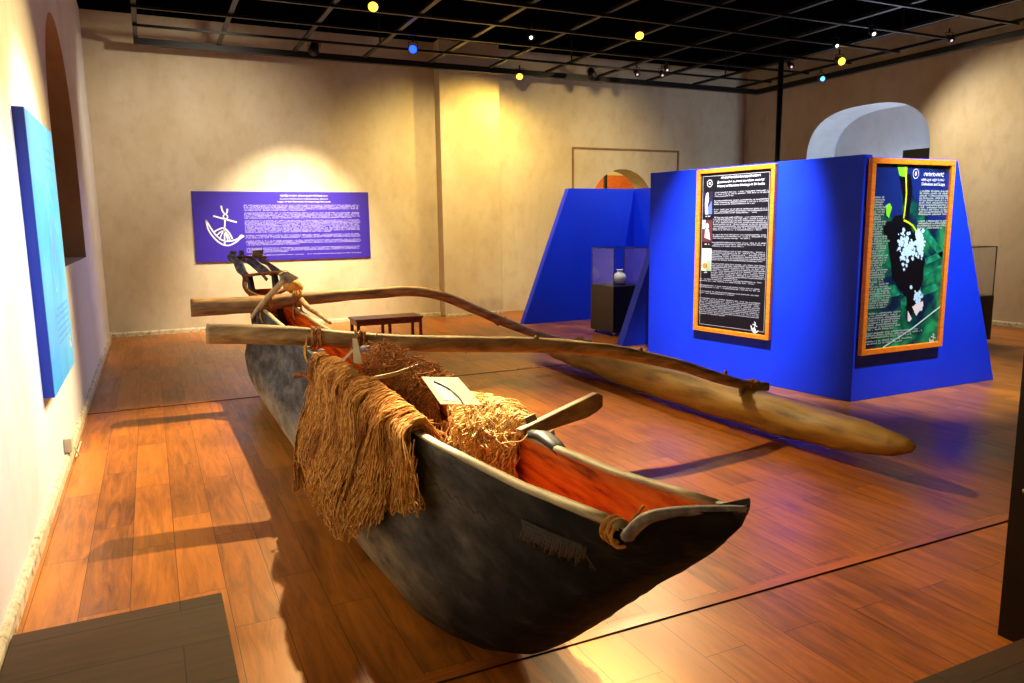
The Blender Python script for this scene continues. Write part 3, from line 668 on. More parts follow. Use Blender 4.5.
# rim between outer and inner shell, solid ends
i0 = YD.index(y_in[0]); i1 = YD.index(y_in[-1])
for k in range(len(y_in) - 1):
    for j in (0, ns - 1):
        a = (i0 + k) * ns + j; b = nO + k * ns + j
        mb.f.append((a, a + ns, b + ns, b) if j == 0 else (a, b, b + ns, a + ns)); mb.mi.append(4)
for k, i in ((0, i0), (len(y_in) - 1, i1)):
    mb.f.append(tuple(nO + k * ns + j for j in range(ns))); mb.mi.append(3)
for i in list(range(0, i0)) + list(range(i1, nY - 1)):
    a, b = i * ns, i * ns + ns - 1; mb.f.append((a, a + ns, b + ns, b)); mb.mi.append(1 if i < i0 else 0)
mb.f.append(tuple(range(ns))); mb.mi.append(1)
mb.f.append(tuple((nY - 1) * ns + j for j in range(ns))); mb.mi.append(0)
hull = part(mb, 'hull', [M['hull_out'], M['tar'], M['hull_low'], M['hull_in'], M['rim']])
# blunt beak plank over the bow
bow = []
mb = MB()
top = smooth_path([(CX - .15, 1.36, .945), (CX - .135, 1.315, 1.0), (CX - .09, 1.265, 1.025), (CX - .03, 1.205, 1.04), (CX + .012, 1.165, 1.048)], 5)
top2 = smooth_path([(CX + .15, 1.42, .945), (CX + .13, 1.35, .965), (CX + .095, 1.28, 1.0), (CX + .045, 1.215, 1.025), (CX + .015, 1.17, 1.038)], 5)
part(MB().tube(top, [interp(p.y, [1.16, 1.2, 1.3, 1.4], [.012, .018, .024, .028]) for p in top], 10, sq=.6, wob=.3), 'bow_cheek', M['grey_wood'])
part(MB().tube(top2, [interp(p.y, [1.16, 1.2, 1.3, 1.4], [.006, .01, .014, .016]) for p in top2], 8, sq=.9, wob=.3), 'bow_cheek', M['grey_wood'])
for s in (-1, 1):
    pts = [(CX + s * (hw_g(y) - .010), y, zg(y) + .004) for y in [1.4 + .17 * k for k in range(41)]]
    part(MB().tube(pts, .019, 8, sq=.65, wob=.25, seed=s), 'gunwale', M['rim'], 'pale worn timber rim')
    # stitched seam below the rim
    mb = MB(); y = 1.5; k = 0
    while y < 7.9:
        z = zg(y) - .15; i_ = interp(z, [p[1] for p in section(y)[:10]][::-1], [-p[0] for p in section(y)[:10]][::-1])
        x = CX + s * (i_ + .004); dz = .012 * (1 if k % 2 else -1)
        if k: mb.tube([prev, (x, y, z + dz)], .0012, 4)
        prev = (x, y, z + dz); y += .03 if y < 2.05 else .05; k += 1
    part(mb, 'stitched_seam', M['tar'], 'dark cord stitching')
# coarse bandage of cord near the bow
mb = MB(); rnd = random.Random(3)
for k in range(46):
    y = 1.56 + k * .0068; z0 = zg(y) - .115
    hwx = lambda yy, zz: interp(zz, [p[1] for p in section(yy)[:10]][::-1], [-p[0] for p in section(yy)[:10]][::-1])
    pts = [(CX - hwx(y + dy, z0 + dz) - .006, y + dy, z0 + dz) for dy, dz in ((-.016 * (1 if k % 2 else -1), .028), (0, 0), (.018 * (1 if k % 2 else -1), -.03 + rnd.uniform(-.012, .01)))]
    mb.tube(pts, .0045, 5)
part(mb, 'cord_patch', plain('tarred_cord', (66, 60, 58), .7))
# rope lashing at the bow end of the left rim
mb = MB()
for k in range(5): mb.ring((CX - .142, 1.405 + k * .011, .925 + .01 * (k % 2)), (.15, 1, -.1), .026, .005, 18, 6)
mb.tube([(CX - .12, 1.4, .96), (CX - .1, 1.39, .985), (CX - .085, 1.4, .99)], .004, 5)
part(mb, 'bow_lashing', M['coir'])
# thwarts and pegs
for y in (4.05, 6.4):
    part(MB().box(CX - hw_g(y) - .0, CX + hw_g(y) + .0, y - .02, y + .02, zg(y) - .09, zg(y) - .05), 'thwart', M['hull_in'], smooth=False)
part(MB().tube([(CX - .3, 5.02, .68), (CX - .12, 5.02, .69)], .02, 6), 'peg', M['brown_wood'])
part(MB().tube([(CX - .16, 4.72, .86), (CX - .12, 4.95, .83)], .028, 8), 'thole_end', M['grey_wood'])
part(MB().tube([(CX + .155, 4.7, .865), (CX + .155, 4.95, .83)], .025, 8), 'thole_end', M['grey_wood'])
# black rubber pad on the right rim
mb = MB(); mb.tube([(CX + .162, 2.5, .862), (CX + .168, 2.38, .88), (CX + .166, 2.28, .868), (CX + .165, 2.2, .84)], [.028, .036, .032, .02], 8, sq=.5); part(mb, 'rubber_pad', M['dark_rubber'])

# --- booms and float
near_pts = smooth_path([(.3, 5.35, .955), (.55, 5.3, .935), (.94, 5.21, .905), (1.2, 5.16, .868), (1.54, 5.09, .832), (2.0, 4.99, .8), (2.5, 4.89, .765), (3.0, 4.78, .705), (3.32, 4.72, .635), (3.65, 4.65, .545), (3.99, 4.58, .425), (4.2, 4.535, .36), (4.4, 4.49, .33)], 6)
rads = [interp(p.x, [.3, .9, 1.6, 3, 3.9, 4.4], [.068, .066, .06, .054, .045, .036]) for p in near_pts]
nb = part(MB().tube(near_pts, rads, 14, wob=.16), 'boom', M['boom'])
def knots(path, ks, r, mat, par):
    mb = MB()
    for (t, a, s) in ks:
        p = path[int(t * (len(path) - 1))]; d = Vector((0, math.cos(a), math.sin(a)))
        mb.tube([p + d * r * .7, p + d * (r + s * .6) + Vector((.01, 0, 0)), p + d * (r + s)], [s * 1.1, s * .8, s * .4], 7, wob=.3)
    return part(mb, 'knot', mat, parent=par)
knots(near_pts, [(.42, -1.4, .015), (.5, 1.9, .022), (.56, -1.5, .016), (.68, 1.6, .018), (.86, 1.5, .02), (.95, 2.4, .02)], .05, M['boom_dark'], nb)
far_pts = smooth_path([(.3, 7.5, .93), (.6, 7.48, .925), (.92, 7.47, .93), (1.2, 7.46, .955), (1.56, 7.44, .965), (2.06, 7.41, .985), (2.35, 7.39, .985), (2.58, 7.38, .95), (2.79, 7.37, .885), (3.12, 7.36, .73), (3.4, 7.34, .6), (3.7, 7.33, .475), (3.94, 7.32, .395), (4.2, 7.3, .33), (4.45, 7.3, .31)], 6)
rads = [interp(p.x, [.3, .9, 1.3, 2.4, 3.4, 4.4], [.082, .078, .062, .05, .048, .04]) for p in far_pts]
fb = part(MB().tube(far_pts, rads, 14, wob=.22, seed=4), 'boom', M['boom_dark'])
knots(far_pts, [(.44, 1.2, .012), (.55, 1.4, .014), (.7, -1.9, .03), (.72, 1.6, .014)], .045, M['boom_dark'], fb)
# float log lying on the floor
fl_y = [3.06, 3.1, 3.2, 3.4, 3.7, 4.1, 4.6, 5.4, 6.4, 7.2, 7.7, 8.0, 8.15, 8.25]
fl_r = [.012, .05, .09, .125, .155, .172, .18, .18, .175, .16, .13, .09, .05, .015]
fl_z = [.235, .225, .21, .195, .18, .172, .172, .172, .17, .17, .18, .19, .2, .21]
P_ = smooth_path([(4.25 + .02 * math.sin(y * 2), y, z) for y, z in zip(fl_y, fl_z)], 5)
R_ = [interp(p.y, fl_y, fl_r) for p in P_]
float_log = part(MB().tube(P_, R_, 18, sq=.86, wob=.12, seed=2), 'float', M['float'])
# struts and lashings where booms meet the float
for (x, y, z, r) in ((4.2, 4.535, .345, .045), (4.25, 7.3, .33, .045)):
    mb = MB(); mb.tube([(x - .09, y - .05, z - .14), (x - .04, y - .02, z - .06), (x - .03, y, z + .03)], [.022, .026, .024], 8); mb.tube([(x + .09, y + .03, z - .1), (x + .06, y, z - .02), (x + .02, y, z + .04)], [.02, .024, .02], 8)
    part(mb, 'strut', M['boom_dark'])
    mb = MB()
    for k in range(5): mb.ring((x + .03 + k * .011, y, z + .004), (1, -.1, -.5), r + .003, .0065, 18, 6)
    part(mb, 'lashing', M['coir_dark'])
# lashings of the booms on the rims
def wind(path, rad, xs, mat):
    mb = MB()
    for x in xs:
        p = min(path, key=lambda q: abs(q.x - x)); 
        p = Vector((x, p.y, interp(x, [q.x for q in path], [q.z for q in path])))
        mb.ring(p, (1, random.uniform(-.25, .1), random.uniform(-.1, .1)), rad + random.uniform(0, .006), .0065, 20, 6)
    return mb
for xs in ([.955 + k * .0115 for k in range(6)], [1.245 + k * .0115 for k in range(6)]):
    part(wind(near_pts, .066, xs, None), 'lashing', M['coir_dark'])
for xs in ([.96 + k * .0115 for k in range(6)], [1.22 + k * .0115 for k in range(6)]):
    part(wind(far_pts, .074, xs, None), 'lashing', M['coir_dark'])
# rope loops joining lashings to the hull
mb = MB()
for (x, y, z) in ((CX - .14, 5.2, .86), (CX + .16, 5.16, .84), (CX - .14, 7.48, .88), (CX + .16, 7.46, .88)):
    mb = MB()
    for k in range(4): mb.tube(smooth_path([(x - .03, y - .05 + k * .02, z + .05), (x - .045, y - .05 + k * .02, z - .08), (x + .0, y - .04 + k * .02, z - .16), (x + .035, y - .05 + k * .02, z - .08), (x + .03, y - .04 + k * .02, z + .05)], 3), .006, 5)
    part(mb, 'rope_binding', M['coir'])

# --- raised stern with its carved prongs
mb = MB()
for (x0, x1, za, zb) in ((.915, .955, .6, 1.13), (1.165, 1.205, .6, 1.16)):
    mb.prism([(x0, 8.02, za), (x0, 8.34, za - .1), (x0, 8.52, zb), (x0, 8.36, zb + .02), (x0, 8.1, .95)], (x1 - x0, 0, 0))
part(mb, 'stern_post', M['tar'], smooth=False)
part(MB().prism([(.95, 8.2, .5), (1.17, 8.2, .5), (1.17, 8.34, 1.0), (.95, 8.34, 1.0)], (0, .04, 0)), 'stern_board', M['hull_in'], smooth=False)
prong = []
for i, (xa, xb, ra) in enumerate(((.785, .86, .05), (.86, 1.07, .024), (.97, 1.12, .038), (1.08, 1.24, .034))):
    za = 1.335 - .012 * i
    path = smooth_path([(xa, 8.62, za), (xa + (xb - xa) * .25, 8.5, za - .03), (xa + (xb - xa) * .7, 8.32, za - .11), (xb, 8.17, 1.17 - (.06 if i == 1 else 0))], 4)
    prong.append(part(MB().tube(path, [ra * (.85 + .2 * math.sin(k)) for k in range(len(path))], 9, wob=.3, seed=i), 'prong', M['grey_wood']))
for i, (x, w_) in enumerate(((.80, .07), (.885, .055), (1.05, .12))):
    part(MB().prism([(x - w_ * .5, 8.58, 1.33), (x + w_ * .35, 8.58, 1.315), (x + w_ * .6, 8.62, 1.40), (x - w_ * .35, 8.62, 1.405)], (0, .05, -.01)), 'carved_tip', M['boom' if i == 2 else 'grey_wood'], smooth=False, bevel=.006)
part(MB().tube(smooth_path([(.80, 8.56, 1.335), (.95, 8.55, 1.33), (1.14, 8.56, 1.32)], 4), .016, 8, wob=.2), 'crosspiece', M['brown_wood'])
part(MB().tube(smooth_path([(.83, 8.14, 1.155), (.98, 8.13, 1.17), (1.1, 8.13, 1.178), (1.27, 8.13, 1.185)], 4), .015, 8, wob=.2), 'crosspiece', M['brown_wood'])
part(MB().tube(smooth_path([(.86, 8.16, 1.14), (.845, 8.1, 1.06), (.88, 8.0, .99), (.98, 7.85, .945), (1.04, 7.7, .93)], 5), [.026] * 21, 8, wob=.4), 'stern_brace', M['brown_wood'])
part(MB().tube(smooth_path([(1.02, 7.72, .985), (1.12, 7.8, 1.0), (1.22, 7.84, 1.03), (1.3, 7.8, 1.06)], 5), .024, 8, wob=.3), 'stern_brace', M['brown_wood'])
part(MB().tube(smooth_path([(1.34, 8.05, 1.08), (1.31, 7.7, 1.0), (1.27, 7.2, .93), (1.285, 6.7, .895), (1.28, 6.15, .87)], 6), [.03, .031, .03, .03, .029, .029, .028, .03, .028, .027, .026, .025, .028, .027, .026, .025, .024, .024, .022, .022, .021, .02, .018, .016, .014], 8, wob=.4), 'stern_brace', M['boom_dark'], 'crooked branch lying on the right rim')

# --- loose things on the canoe
o = MB(); o.tube(smooth_path([(.80, 7.33, .815), (.9, 7.345, .93), (1.02, 7.36, 1.05), (1.12, 7.37, 1.15)], 4), [.014, .018, .022, .024, .025, .026, .027, .028, .028, .028, .028, .029, .028], 8, wob=.12)
t = thing('paddle', 'pale wooden paddle with square grey blade leaning over the canoe stern', 'paddle', (.80, 7.33, .81))
local(o.build('shaft', M['pale_wood'], smooth=True), t)
local(MB().prism([(1.1, 7.36, 1.135), (1.17, 7.37, 1.115), (1.27, 7.38, 1.165), (1.16, 7.38, 1.235), (1.09, 7.37, 1.215)], (-.01, .035, .0)).build('blade', M['rim'], bevel=.004), t)
o = MB().tube(smooth_path([(1.165, 7.6, 1.115), (1.21, 7.6, 1.085), (1.265, 7.6, 1.05), (1.31, 7.6, 1.01)], 4), [.03, .062, .075, .08, .086, .088, .088, .086, .08, .075, .07, .055, .02], 12, wob=.3, sq=.85)
tag(o.build('wooden_block', M['ochre_wood'], smooth=True), 'rounded ochre wooden block tied below the paddle blade at the stern', 'block')

# plank-like rudder handle over the right rim
t = thing('rudder_plank', 'short thick plank sticking out over the right rim near the bow', 'plank', (1.3, 2.52, .86))
ax = Vector((.46, .16, .07)); a0 = Vector((1.2, 2.48, .867)); 
mb = MB(); prof = []
for k in range(15):
    q = k / 14; c = a0 + ax * q * 1.0; h = interp(q, [0, .2, .8, .93, 1], [.028, .05, .085, .08, .05]); ztop = c.z + .02 + (0 if q < .93 else -.02 * (q - .93) / .07)
    w = .016
    prof.append([(c.x - .3 * w, c.y + w, ztop), (c.x + .3 * w, c.y - w, ztop), (c.x + .3 * w, c.y - w, ztop - h), (c.x - .3 * w, c.y + w, ztop - h)])
vs = [p for r in prof for p in r]
fs = [(i * 4 + k, i * 4 + (k + 1) % 4, (i + 1) * 4 + (k + 1) % 4, (i + 1) * 4 + k) for i in range(14) for k in range(4)] + [(3, 2, 1, 0), (56, 57, 58, 59)]
mb.add(vs, fs); local(mb.build('board', M['boom'], bevel=.006), t)
mb = MB().prism([(1.235, 2.48, .9), (1.29, 2.5, .908), (1.285, 2.51, .93), (1.23, 2.49, .922)], (-.002, .005, 0))
tag(mb.build('tag_label', M['paper']), 'small white label on the upper edge of the short plank', 'label')
mb = MB().prism([(1.285, 2.452, .835), (1.35, 2.476, .846), (1.345, 2.476, .868), (1.28, 2.452, .857)], (.002, -.004, 0))
tag(mb.build('tag_label', M['paper']), 'small white label on the lower face of the short plank', 'label')

# ------------------------------------------------------------------ coir nets
def strand(mb, ctrl, r, seed, wig=.012):
    P = smooth_path(ctrl, 4); out = []
    for i, p in enumerate(P):
        k = min(1, i / 3, (len(P) - 1 - i) / 3 + .5)
        out.append(p + Vector((noise.noise(p * 14 + Vector((seed, 0, 0))), noise.noise(p * 14 + Vector((0, seed, 3))), noise.noise(p * 14 + Vector((5, 0, seed))) * .6)) * wig * 2)
    mb.tube(out, r, 4, cap=False)

def net(xg, side, y0, y1, n, low, in_low, bulk, seed, r=.0026, ydrift=.1, wig=.012, inloop=0, lockn=16, lockamp=.06, lockw=.022):
    """strands hung over a rim at x=xg; side=-1: outside is to the left. low(y) lowest z outside, in_low inside"""
    rnd = random.Random(seed); mb = MB()
    for k in range(n):
        if k % lockn == 0:
            lock = (y0 + (y1 - y0) * rnd.random(), rnd.gauss(0, ydrift), rnd.random() ** .32, rnd.random() ** 1.5 * lockamp, rnd.uniform(.25, 1), rnd.random() * 90)
        y = min(y1, max(y0, lock[0] + rnd.gauss(0, lockw))); G = zg(y) + .02
        ly = lock[4] * rnd.uniform(.7, 1); th = bulk * (.25 + .75 * ly) * (1 - .35 * abs(2 * (y - y0) / (y1 - y0) - 1) ** 2)
        hb = lambda z: interp(z, [p[1] for p in section(y)[:10]][::-1], [-p[0] for p in section(y)[:10]][::-1])
        yy = y; dy = lock[1] + rnd.gauss(0, ydrift * .35)
        def outx(z): return CX + side * (hb(z) + .012 + th * .6 + lock[3] + .025 * noise.noise(Vector((y * 6, z * 6, seed))))
        zl = low(y); zb = G - (G - zl) * max(.12, (lock[2] * rnd.uniform(.75, 1.0)));  
        zi = in_low(y); zn = G - (G - zi) * (rnd.random() ** .6)
        inx = xg - side * (.03 + th * .9)
        pts = [(inx - side * rnd.uniform(0, .04), yy - dy * .6, zn), (inx, yy - dy * .3, (zn + G) / 2), (xg - side * (.012 + th * .4), yy, G + th * .75), (xg + side * .005, yy + .02 * rnd.random(), G + th), (outx(G - .03) , yy + dy * .15, G - .01 + th * .4)]
        if inloop and rnd.random() < inloop:
            wy = rnd.uniform(.02, .07); pts = [(inx + side * .01, yy - dy * .3 + wy, (zn + G) / 2 + .02), (inx - side * .012, yy - dy * .5 + wy * .6, zn - .01)] + pts
        m_ = max(1, int((G - zb) / .12))
        for j in range(1, m_ + 1):
            z = G - .03 - (G - .03 - zb) * j / m_; pts.append((outx(z), yy + dy * (.15 + .85 * j / m_) + rnd.gauss(0, .012), z))
        if rnd.random() < .6:      # loops turn back up
            z = zb - .015; w = rnd.uniform(.015, .05)
            pts.append((outx(zb) + side * .008, yy + dy + w * .5, z)); pts.append((outx(zb) , yy + dy + w, zb + .02)); 
            zt = zb + rnd.uniform(.04, .2)
            if zt < G: pts.append((outx(zt) + side * .006, yy + dy + w + rnd.gauss(0, .01), zt))
        lo_ = Vector((lock[5], 0, 0))
        pts = [Vector(p) + Vector((noise.noise(Vector(p) * 4 + lo_) * .03, noise.noise(Vector(p) * 4 + lo_ + Vector((0, 9, 0))) * .07, 0)) * (1 if i_ > 4 else 0) for i_, p in enumerate(pts)]
        strand(mb, pts, r, seed + k * .37, wig)
    return mb

def tangle(mb, c, s, n, seed, r=.0028):
    rnd = random.Random(seed)
    for k in range(n):
        p0 = Vector((rnd.gauss(0, .45) * s[0], rnd.gauss(0, .45) * s[1], rnd.gauss(0, .4) * s[2])) + Vector(c)
        R = rnd.uniform(.02, .055); a0 = rnd.random() * 6.3; tl = rnd.uniform(-1, 1); e = rnd.uniform(.5, 1)
        pts = [p0 + Vector((R * math.cos(a0 + j * .8), R * 1.5 * math.sin(a0 + j * .8) * e, R * tl * math.cos(a0 + j * .8 + 1))) for j in range(rnd.choice((5, 7, 8)))]
        strand(mb, pts, r, seed + k, .008)
    return mb

lowL = lambda y: interp(y, [2.35, 2.7, 2.85, 3.0, 3.15, 3.3, 3.45, 3.6, 3.85, 4.1, 4.4, 4.8], [.72, .6, .54, .48, .38, .27, .4, .3, .1, .16, .34, .6])
mb = net(CX - .175, -1, 2.78, 4.66, 1500, lambda y: lowL(y) + .12, lambda y: .6, .05, 11, ydrift=.1, wig=.01)  # darker under-layer: shade between the locks put into the colour
mb2 = net(CX - .175, -1, 2.78, 4.68, 3300, lowL, lambda y: .6, .085, 12, ydrift=.16, wig=.007, lockn=50, lockamp=.06, lockw=.026)
mb.add(mb2.v, mb2.f, 1)
# the stray twisted tail with a knot and the one hanging to the floor
tag(mb.build('coir_net', [M['coir_dark'], M['coir']], smooth=True), 'long heap of brown coir rope netting draped over the canoe left rim', 'rope net')
mb = MB()
for k in range(10):
    o_ = (k % 5 - 2) * .006
    strand(mb, [(CX - .17, 4.5, .88), (CX - .26 + o_, 4.52, .66), (CX - .35 + o_, 4.56 + o_, .45), (CX - .375 + o_, 4.58, .25), (CX - .375 + o_ * 2, 4.57 + o_, .14), (CX - .375 + o_ * 3.5, 4.56 + o_ * 2, .06)], .0045, 100 + k, .006)
mb.ring((CX - .375, 4.58, .24), (0, 0, 1), .016, .006, 12, 5)
tag(mb.build('rope_tassel', M['coir_dark'], smooth=True), 'thin tied tassel of rope hanging down the hull beside the netting', 'rope')
mb = net(CX + .17, 1, 2.56, 3.05, 1300, lambda y: .62, lambda y: interp(y, [2.5, 2.7, 3.1], [.66, .5, .5]), .08, 31, r=.0032, ydrift=.07, wig=.02, inloop=.8, lockn=30, lockamp=.03)
tangle(mb, (CX + .13, 2.76, .84), (.06, .22, .08), 160, 5)
tag(mb.build('coir_net', M['coir_lit'], smooth=True), 'brightly lit coil of rope netting over the right rim, nearest the bow', 'rope net')
mb = net(CX + .175, 1, 3.45, 4.7, 2400, lambda y: .6, lambda y: .55, .075, 47, inloop=.5, lockn=40, lockamp=.04, wig=.008)
tangle(mb, (CX + .15, 3.62, .9), (.06, .2, .05), 120, 8); tangle(mb, (CX + .15, 4.3, .9), (.06, .3, .05), 120, 9)
tag(mb.build('coir_net', M['coir_dark'], smooth=True), 'darker rope netting heaped over the right rim behind the label stand', 'rope net')
mb = MB(); rnd = random.Random(8)
for k in range(150):
    y = rnd.uniform(2.75, 4.5); 
    strand(mb, [(CX - .12, y - .2, .74 + rnd.uniform(-.08, .03)), (CX - .04, y - .06, .66 + rnd.uniform(-.1, .03)), (CX + .05, y + .06, .66 + rnd.uniform(-.1, .03)), (CX + .12, y + .15, .73)], .004, k, .012)
tag(mb.build('coir_net', M['coir_dark'], smooth=True), 'loose dark rope netting sagging inside the canoe between the two rims', 'rope net')
mb = MB().tube(smooth_path([(CX - .14, 3.62, .9), (CX, 3.66, .905), (CX + .16, 3.72, .93)], 4), .011, 8, wob=.2)
tag(mb.build('wooden_stick', M['pale_wood'], smooth=True), 'thin stick lying across the canoe between the rope nets', 'stick')

# label stand and tent card
t = thing('label_stand', 'tilted clear label board with a boat drawing, on the right rim netting', 'label stand', (1.12, 2.92, .9))
q = [Vector(p) for p in ((1.02, 3.07, 1.0), (1.155, 2.98, 1.0), (1.185, 2.79, .915), (1.04, 2.89, .915))]
nrm = (q[1] - q[0]).cross(q[3] - q[0]).normalized() * -1
if nrm.z < 0: nrm = -nrm
mb = MB().prism([tuple(p) for p in q], tuple(-nrm * .004)); local(mb.build('sheet', M['paper']), t)
def on(u, v, e=.001): return q[0] + (q[1] - q[0]) * u + (q[3] - q[0]) * v + nrm * e
mb = MB().quad(on(.14, .18), on(.5, .2), on(.56, .9), on(.14, .86)); local(mb.build('photo', M['photo_grey']), t)
mb = MB().tube([on(.25, .18, .003), on(.4, .3, .003), on(.55, .5, .003), on(.62, .75, .003), on(.6, 1, .003)], .0016, 5); local(mb.build('drawn_line', M['dark_metal']), t)
mb = MB(); mb.tube([on(.2, 1), on(.2, 1) + Vector((0, 0, -.05))], .003, 6); mb.tube([on(.8, 1), on(.8, 1) + Vector((0, 0, -.05))], .003, 6); local(mb.build('support', M['steel']), t)
t = thing('tent_card', 'small white folded card standing on the netting below the near boom', 'card', (.955, 4.02, .9))
local(MB().prism([(.948, 4.0, .915), (.985, 3.955, .915), (.968, 3.975, 1.05), (.948, 4.0, 1.05)], (.003, .002, 0)).build('front_leaf', M['paper']), t)
local(MB().prism([(.9, 4.1, .915), (.912, 4.08, .915), (.962, 4.0, .99), (.95, 4.02, .99)], (.003, .002, 0)).build('back_leaf', M['paper']), t)

# ------------------------------------------------------------------ overhead lighting grid
gz = 4.27
t = thing('lighting_grid', 'black metal lighting grid of crossing bars hung under the dark ceiling', 'lighting grid', (5.6, 6, gz))
gx = [.05 + 1.09 * k for k in range(11)]; gy = [12.35 - .92 * k for k in range(14)]
for x in gx:
    mb = MB().box(x - .018, x + .018, gy[-1], gy[0], gz + .02, gz + .055); mb.box(x - .03, x + .03, gy[-1], gy[0], gz + .012, gz + .02)
    local(mb.build('long_bar', M['grid_metal']), t)
for i, y in enumerate(gy):
    mb = MB().box(gx[0] - .03, gx[-1] + .03, y - .018, y + .018, gz - .02, gz + .012)
    if i == 0: mb = MB().box(gx[0] - .03, gx[-1] + .6, y - .05, y + .05, gz - .06, gz + .03)
    local(mb.build('cross_bar', M['dark_metal'] if i == 0 else M['grid_metal'], None), t)
local(MB().box(gx[-1] + .5, gx[-1] + .6, gy[-1], gy[0], gz - .06, gz + .03).build('edge_bar', M['dark_metal']), t)
for x in gx[::3]:
    for y in gy[1::4]:
        local(MB().tube([(x, y, gz), (x, y, ZC)], .012, 6).build('hanger', M['dark_metal']), t)
tag(MB().tube([(9.62, 9.8, 0), (9.62, 9.8, ZC)], .045, 12).build('support_pole', M['black_metal'], smooth=True), 'black upright pole behind the nearest blue partition', 'pole')

E_Y = emit('lamp_yellow', (255, 186, 50), 6); E_W = emit('lamp_white', (255, 236, 250), 3); E_B = emit('lamp_blue', (24, 66, 255), 5); E_C = emit('lamp_cyan', (90, 170, 255), 4); E_D = emit('lamp_dim', (250, 190, 215), 1.5)
lamps = []
def spotlight(x, y, z, aim, em, label, scale=1.0, bulb=.056):
    """track lamp: clamp, yoke, can and lens; aimed at a point"""
    t = thing('spotlight', label, 'spotlight', (x, y, z), 0, 'spotlights on the overhead grid')
    d = (Vector(aim) - Vector((x, y, z))).normalized(); p = Vector((x, y, z)); s = scale
    # lens is at p; can extends behind it
    local(MB().tube([p - d * .17 * s, p - d * .15 * s, p - d * .03 * s, p - d * .002], [.03 * s, .05 * s, .055 * s, .062 * s], 14, cap=True).build('can', M['black_metal'], smooth=True), t)
    side = d.cross(Vector((0, 0, 1))); side = side.normalized() if side.length > .1 else Vector((1, 0, 0))
    c = p - d * .1 * s; topz = Vector((c.x, c.y, gz + .02))
    local(MB().tube([c + side * .065 * s, c + side * .066 * s + Vector((0, 0, .08)), (c + topz) / 2 + Vector((0, 0, .03)), c - side * .066 * s + Vector((0, 0, .08)), c - side * .065 * s], .006, 5).build('yoke', M['black_metal']), t)
    local(MB().tube([(c + topz) / 2 + Vector((0, 0, .02)), topz + Vector((0, 0, .03))], .012, 6).build('clamp', M['black_metal']), t)
    o = MB().tube([p + d * .001, p + d * .008 * s], [bulb * s, bulb * s * .8], 14).build('lens', em, smooth=True); local(o, t)
    return p + d * .02

def lamp(name, pos, aim, watts, color, size=60, blend=.6, radius=.04):
    L = bpy.data.lights.new(name, 'SPOT'); L.energy = watts; L.color = color; L.spot_size = math.radians(size); L.spot_blend = blend; L.shadow_soft_size = radius
    o = bpy.data.objects.new(name, L); COL.objects.link(o); o.location = pos
    o.rotation_euler = (Vector(aim) - Vector(pos)).to_track_quat('-Z', 'Y').to_euler(); return o
WARM = (1.0, .72, .38); WARM2 = (1.0, .84, .6); COOL = (.78, .86, 1.0); YEL = (1.0, .69, .16); WHT = (1.0, .93, .82)

ZL = 4.12
# lamps the picture shows
p = spotlight(2.52, 8.9, ZL, (1.0, 4.4, .6), E_Y, 'yellow glowing spotlight at the top edge, left of centre', 1.0)
lamp('key_canoe', p, (.5, 3.8, .2), 3000, (1.0, .7, .28), 80, .7, .035)
p = spotlight(5.9, 12.0, ZL, (4.6, 9.5, 1.6), E_Y, 'yellow glowing spotlight beside the pilaster on the back wall')
lamp('pilaster_lamp', p, (5.5, 12.8, 1.6), 360, YEL, 165, .8, .04)
p = spotlight(6.15, 8.85, ZL, (4.0, 5, 0), E_Y, 'yellow glowing spotlight above the gap behind the nearest blue partition')
lamp('mid_lamp', p, (4.2, 6.3, 0), 320, WARM, 100, .8, .04)
p = spotlight(10.1, 9.0, ZL, (6.5, 1, 1.0), E_Y, 'yellow glowing spotlight above the right niche')
lamp('right_lamp', p, (11.8, 6.2, 1.1), 700, WARM2, 105, 1, .04)
spotlight(3.6, 10.75, ZL, (.5, 2.5, 1.4), E_B, 'deep blue glowing spotlight over the wide purple board')
lamp('blue_lamp', (3.55, 10.7, 4.05), (0, 9.6, 0), 320, (.35, .45, 1.0), 60, .8, .04)
spotlight(4.85, 9.5, ZL, (2, 4, .5), E_W, 'small white spotlight left of the yellow one in the middle', .8, .03)
p = spotlight(11.0, 10.2, ZL, (6.5, 1, 1.0), E_C, 'pale blue spotlight just above the right niche', .9, .045)

spotlight(9.05, 7.55, ZL, (7, 2, 0), E_W, 'small white spotlight at the upper right, rightmost of two', .8, .032)
spotlight(9.15, 8.25, ZL, (7, 3, 0), E_W, 'small white spotlight at the upper right, leftmost of two', .8, .03)
for i, (x, y, lb) in enumerate(((8.0, 10.7, 'tiny dim spotlight beside two others over the farthest blue partition'), (7.75, 11.2, 'tiny dim spotlight nearest the back wall over the farthest blue partition'), (8.2, 11.1, 'tiny dim spotlight right of the others over the farthest blue partition'), (9.75, 9.7, 'tiny pinkish spotlight beside the top of the black pole'), (10.5, 7.45, 'tiny white spotlight in the upper right corner'), (2.35, 11.5, 'unlit black spotlight above the purple board'), (7.1, 11.6, 'unlit black spotlight hanging by the back wall'))):
    spotlight(x, y, ZL + .02, (x - 1.5, y - 4, 1), E_D if i < 5 else M['black_metal'], lb, .8 if i < 5 else 1.3, .022)
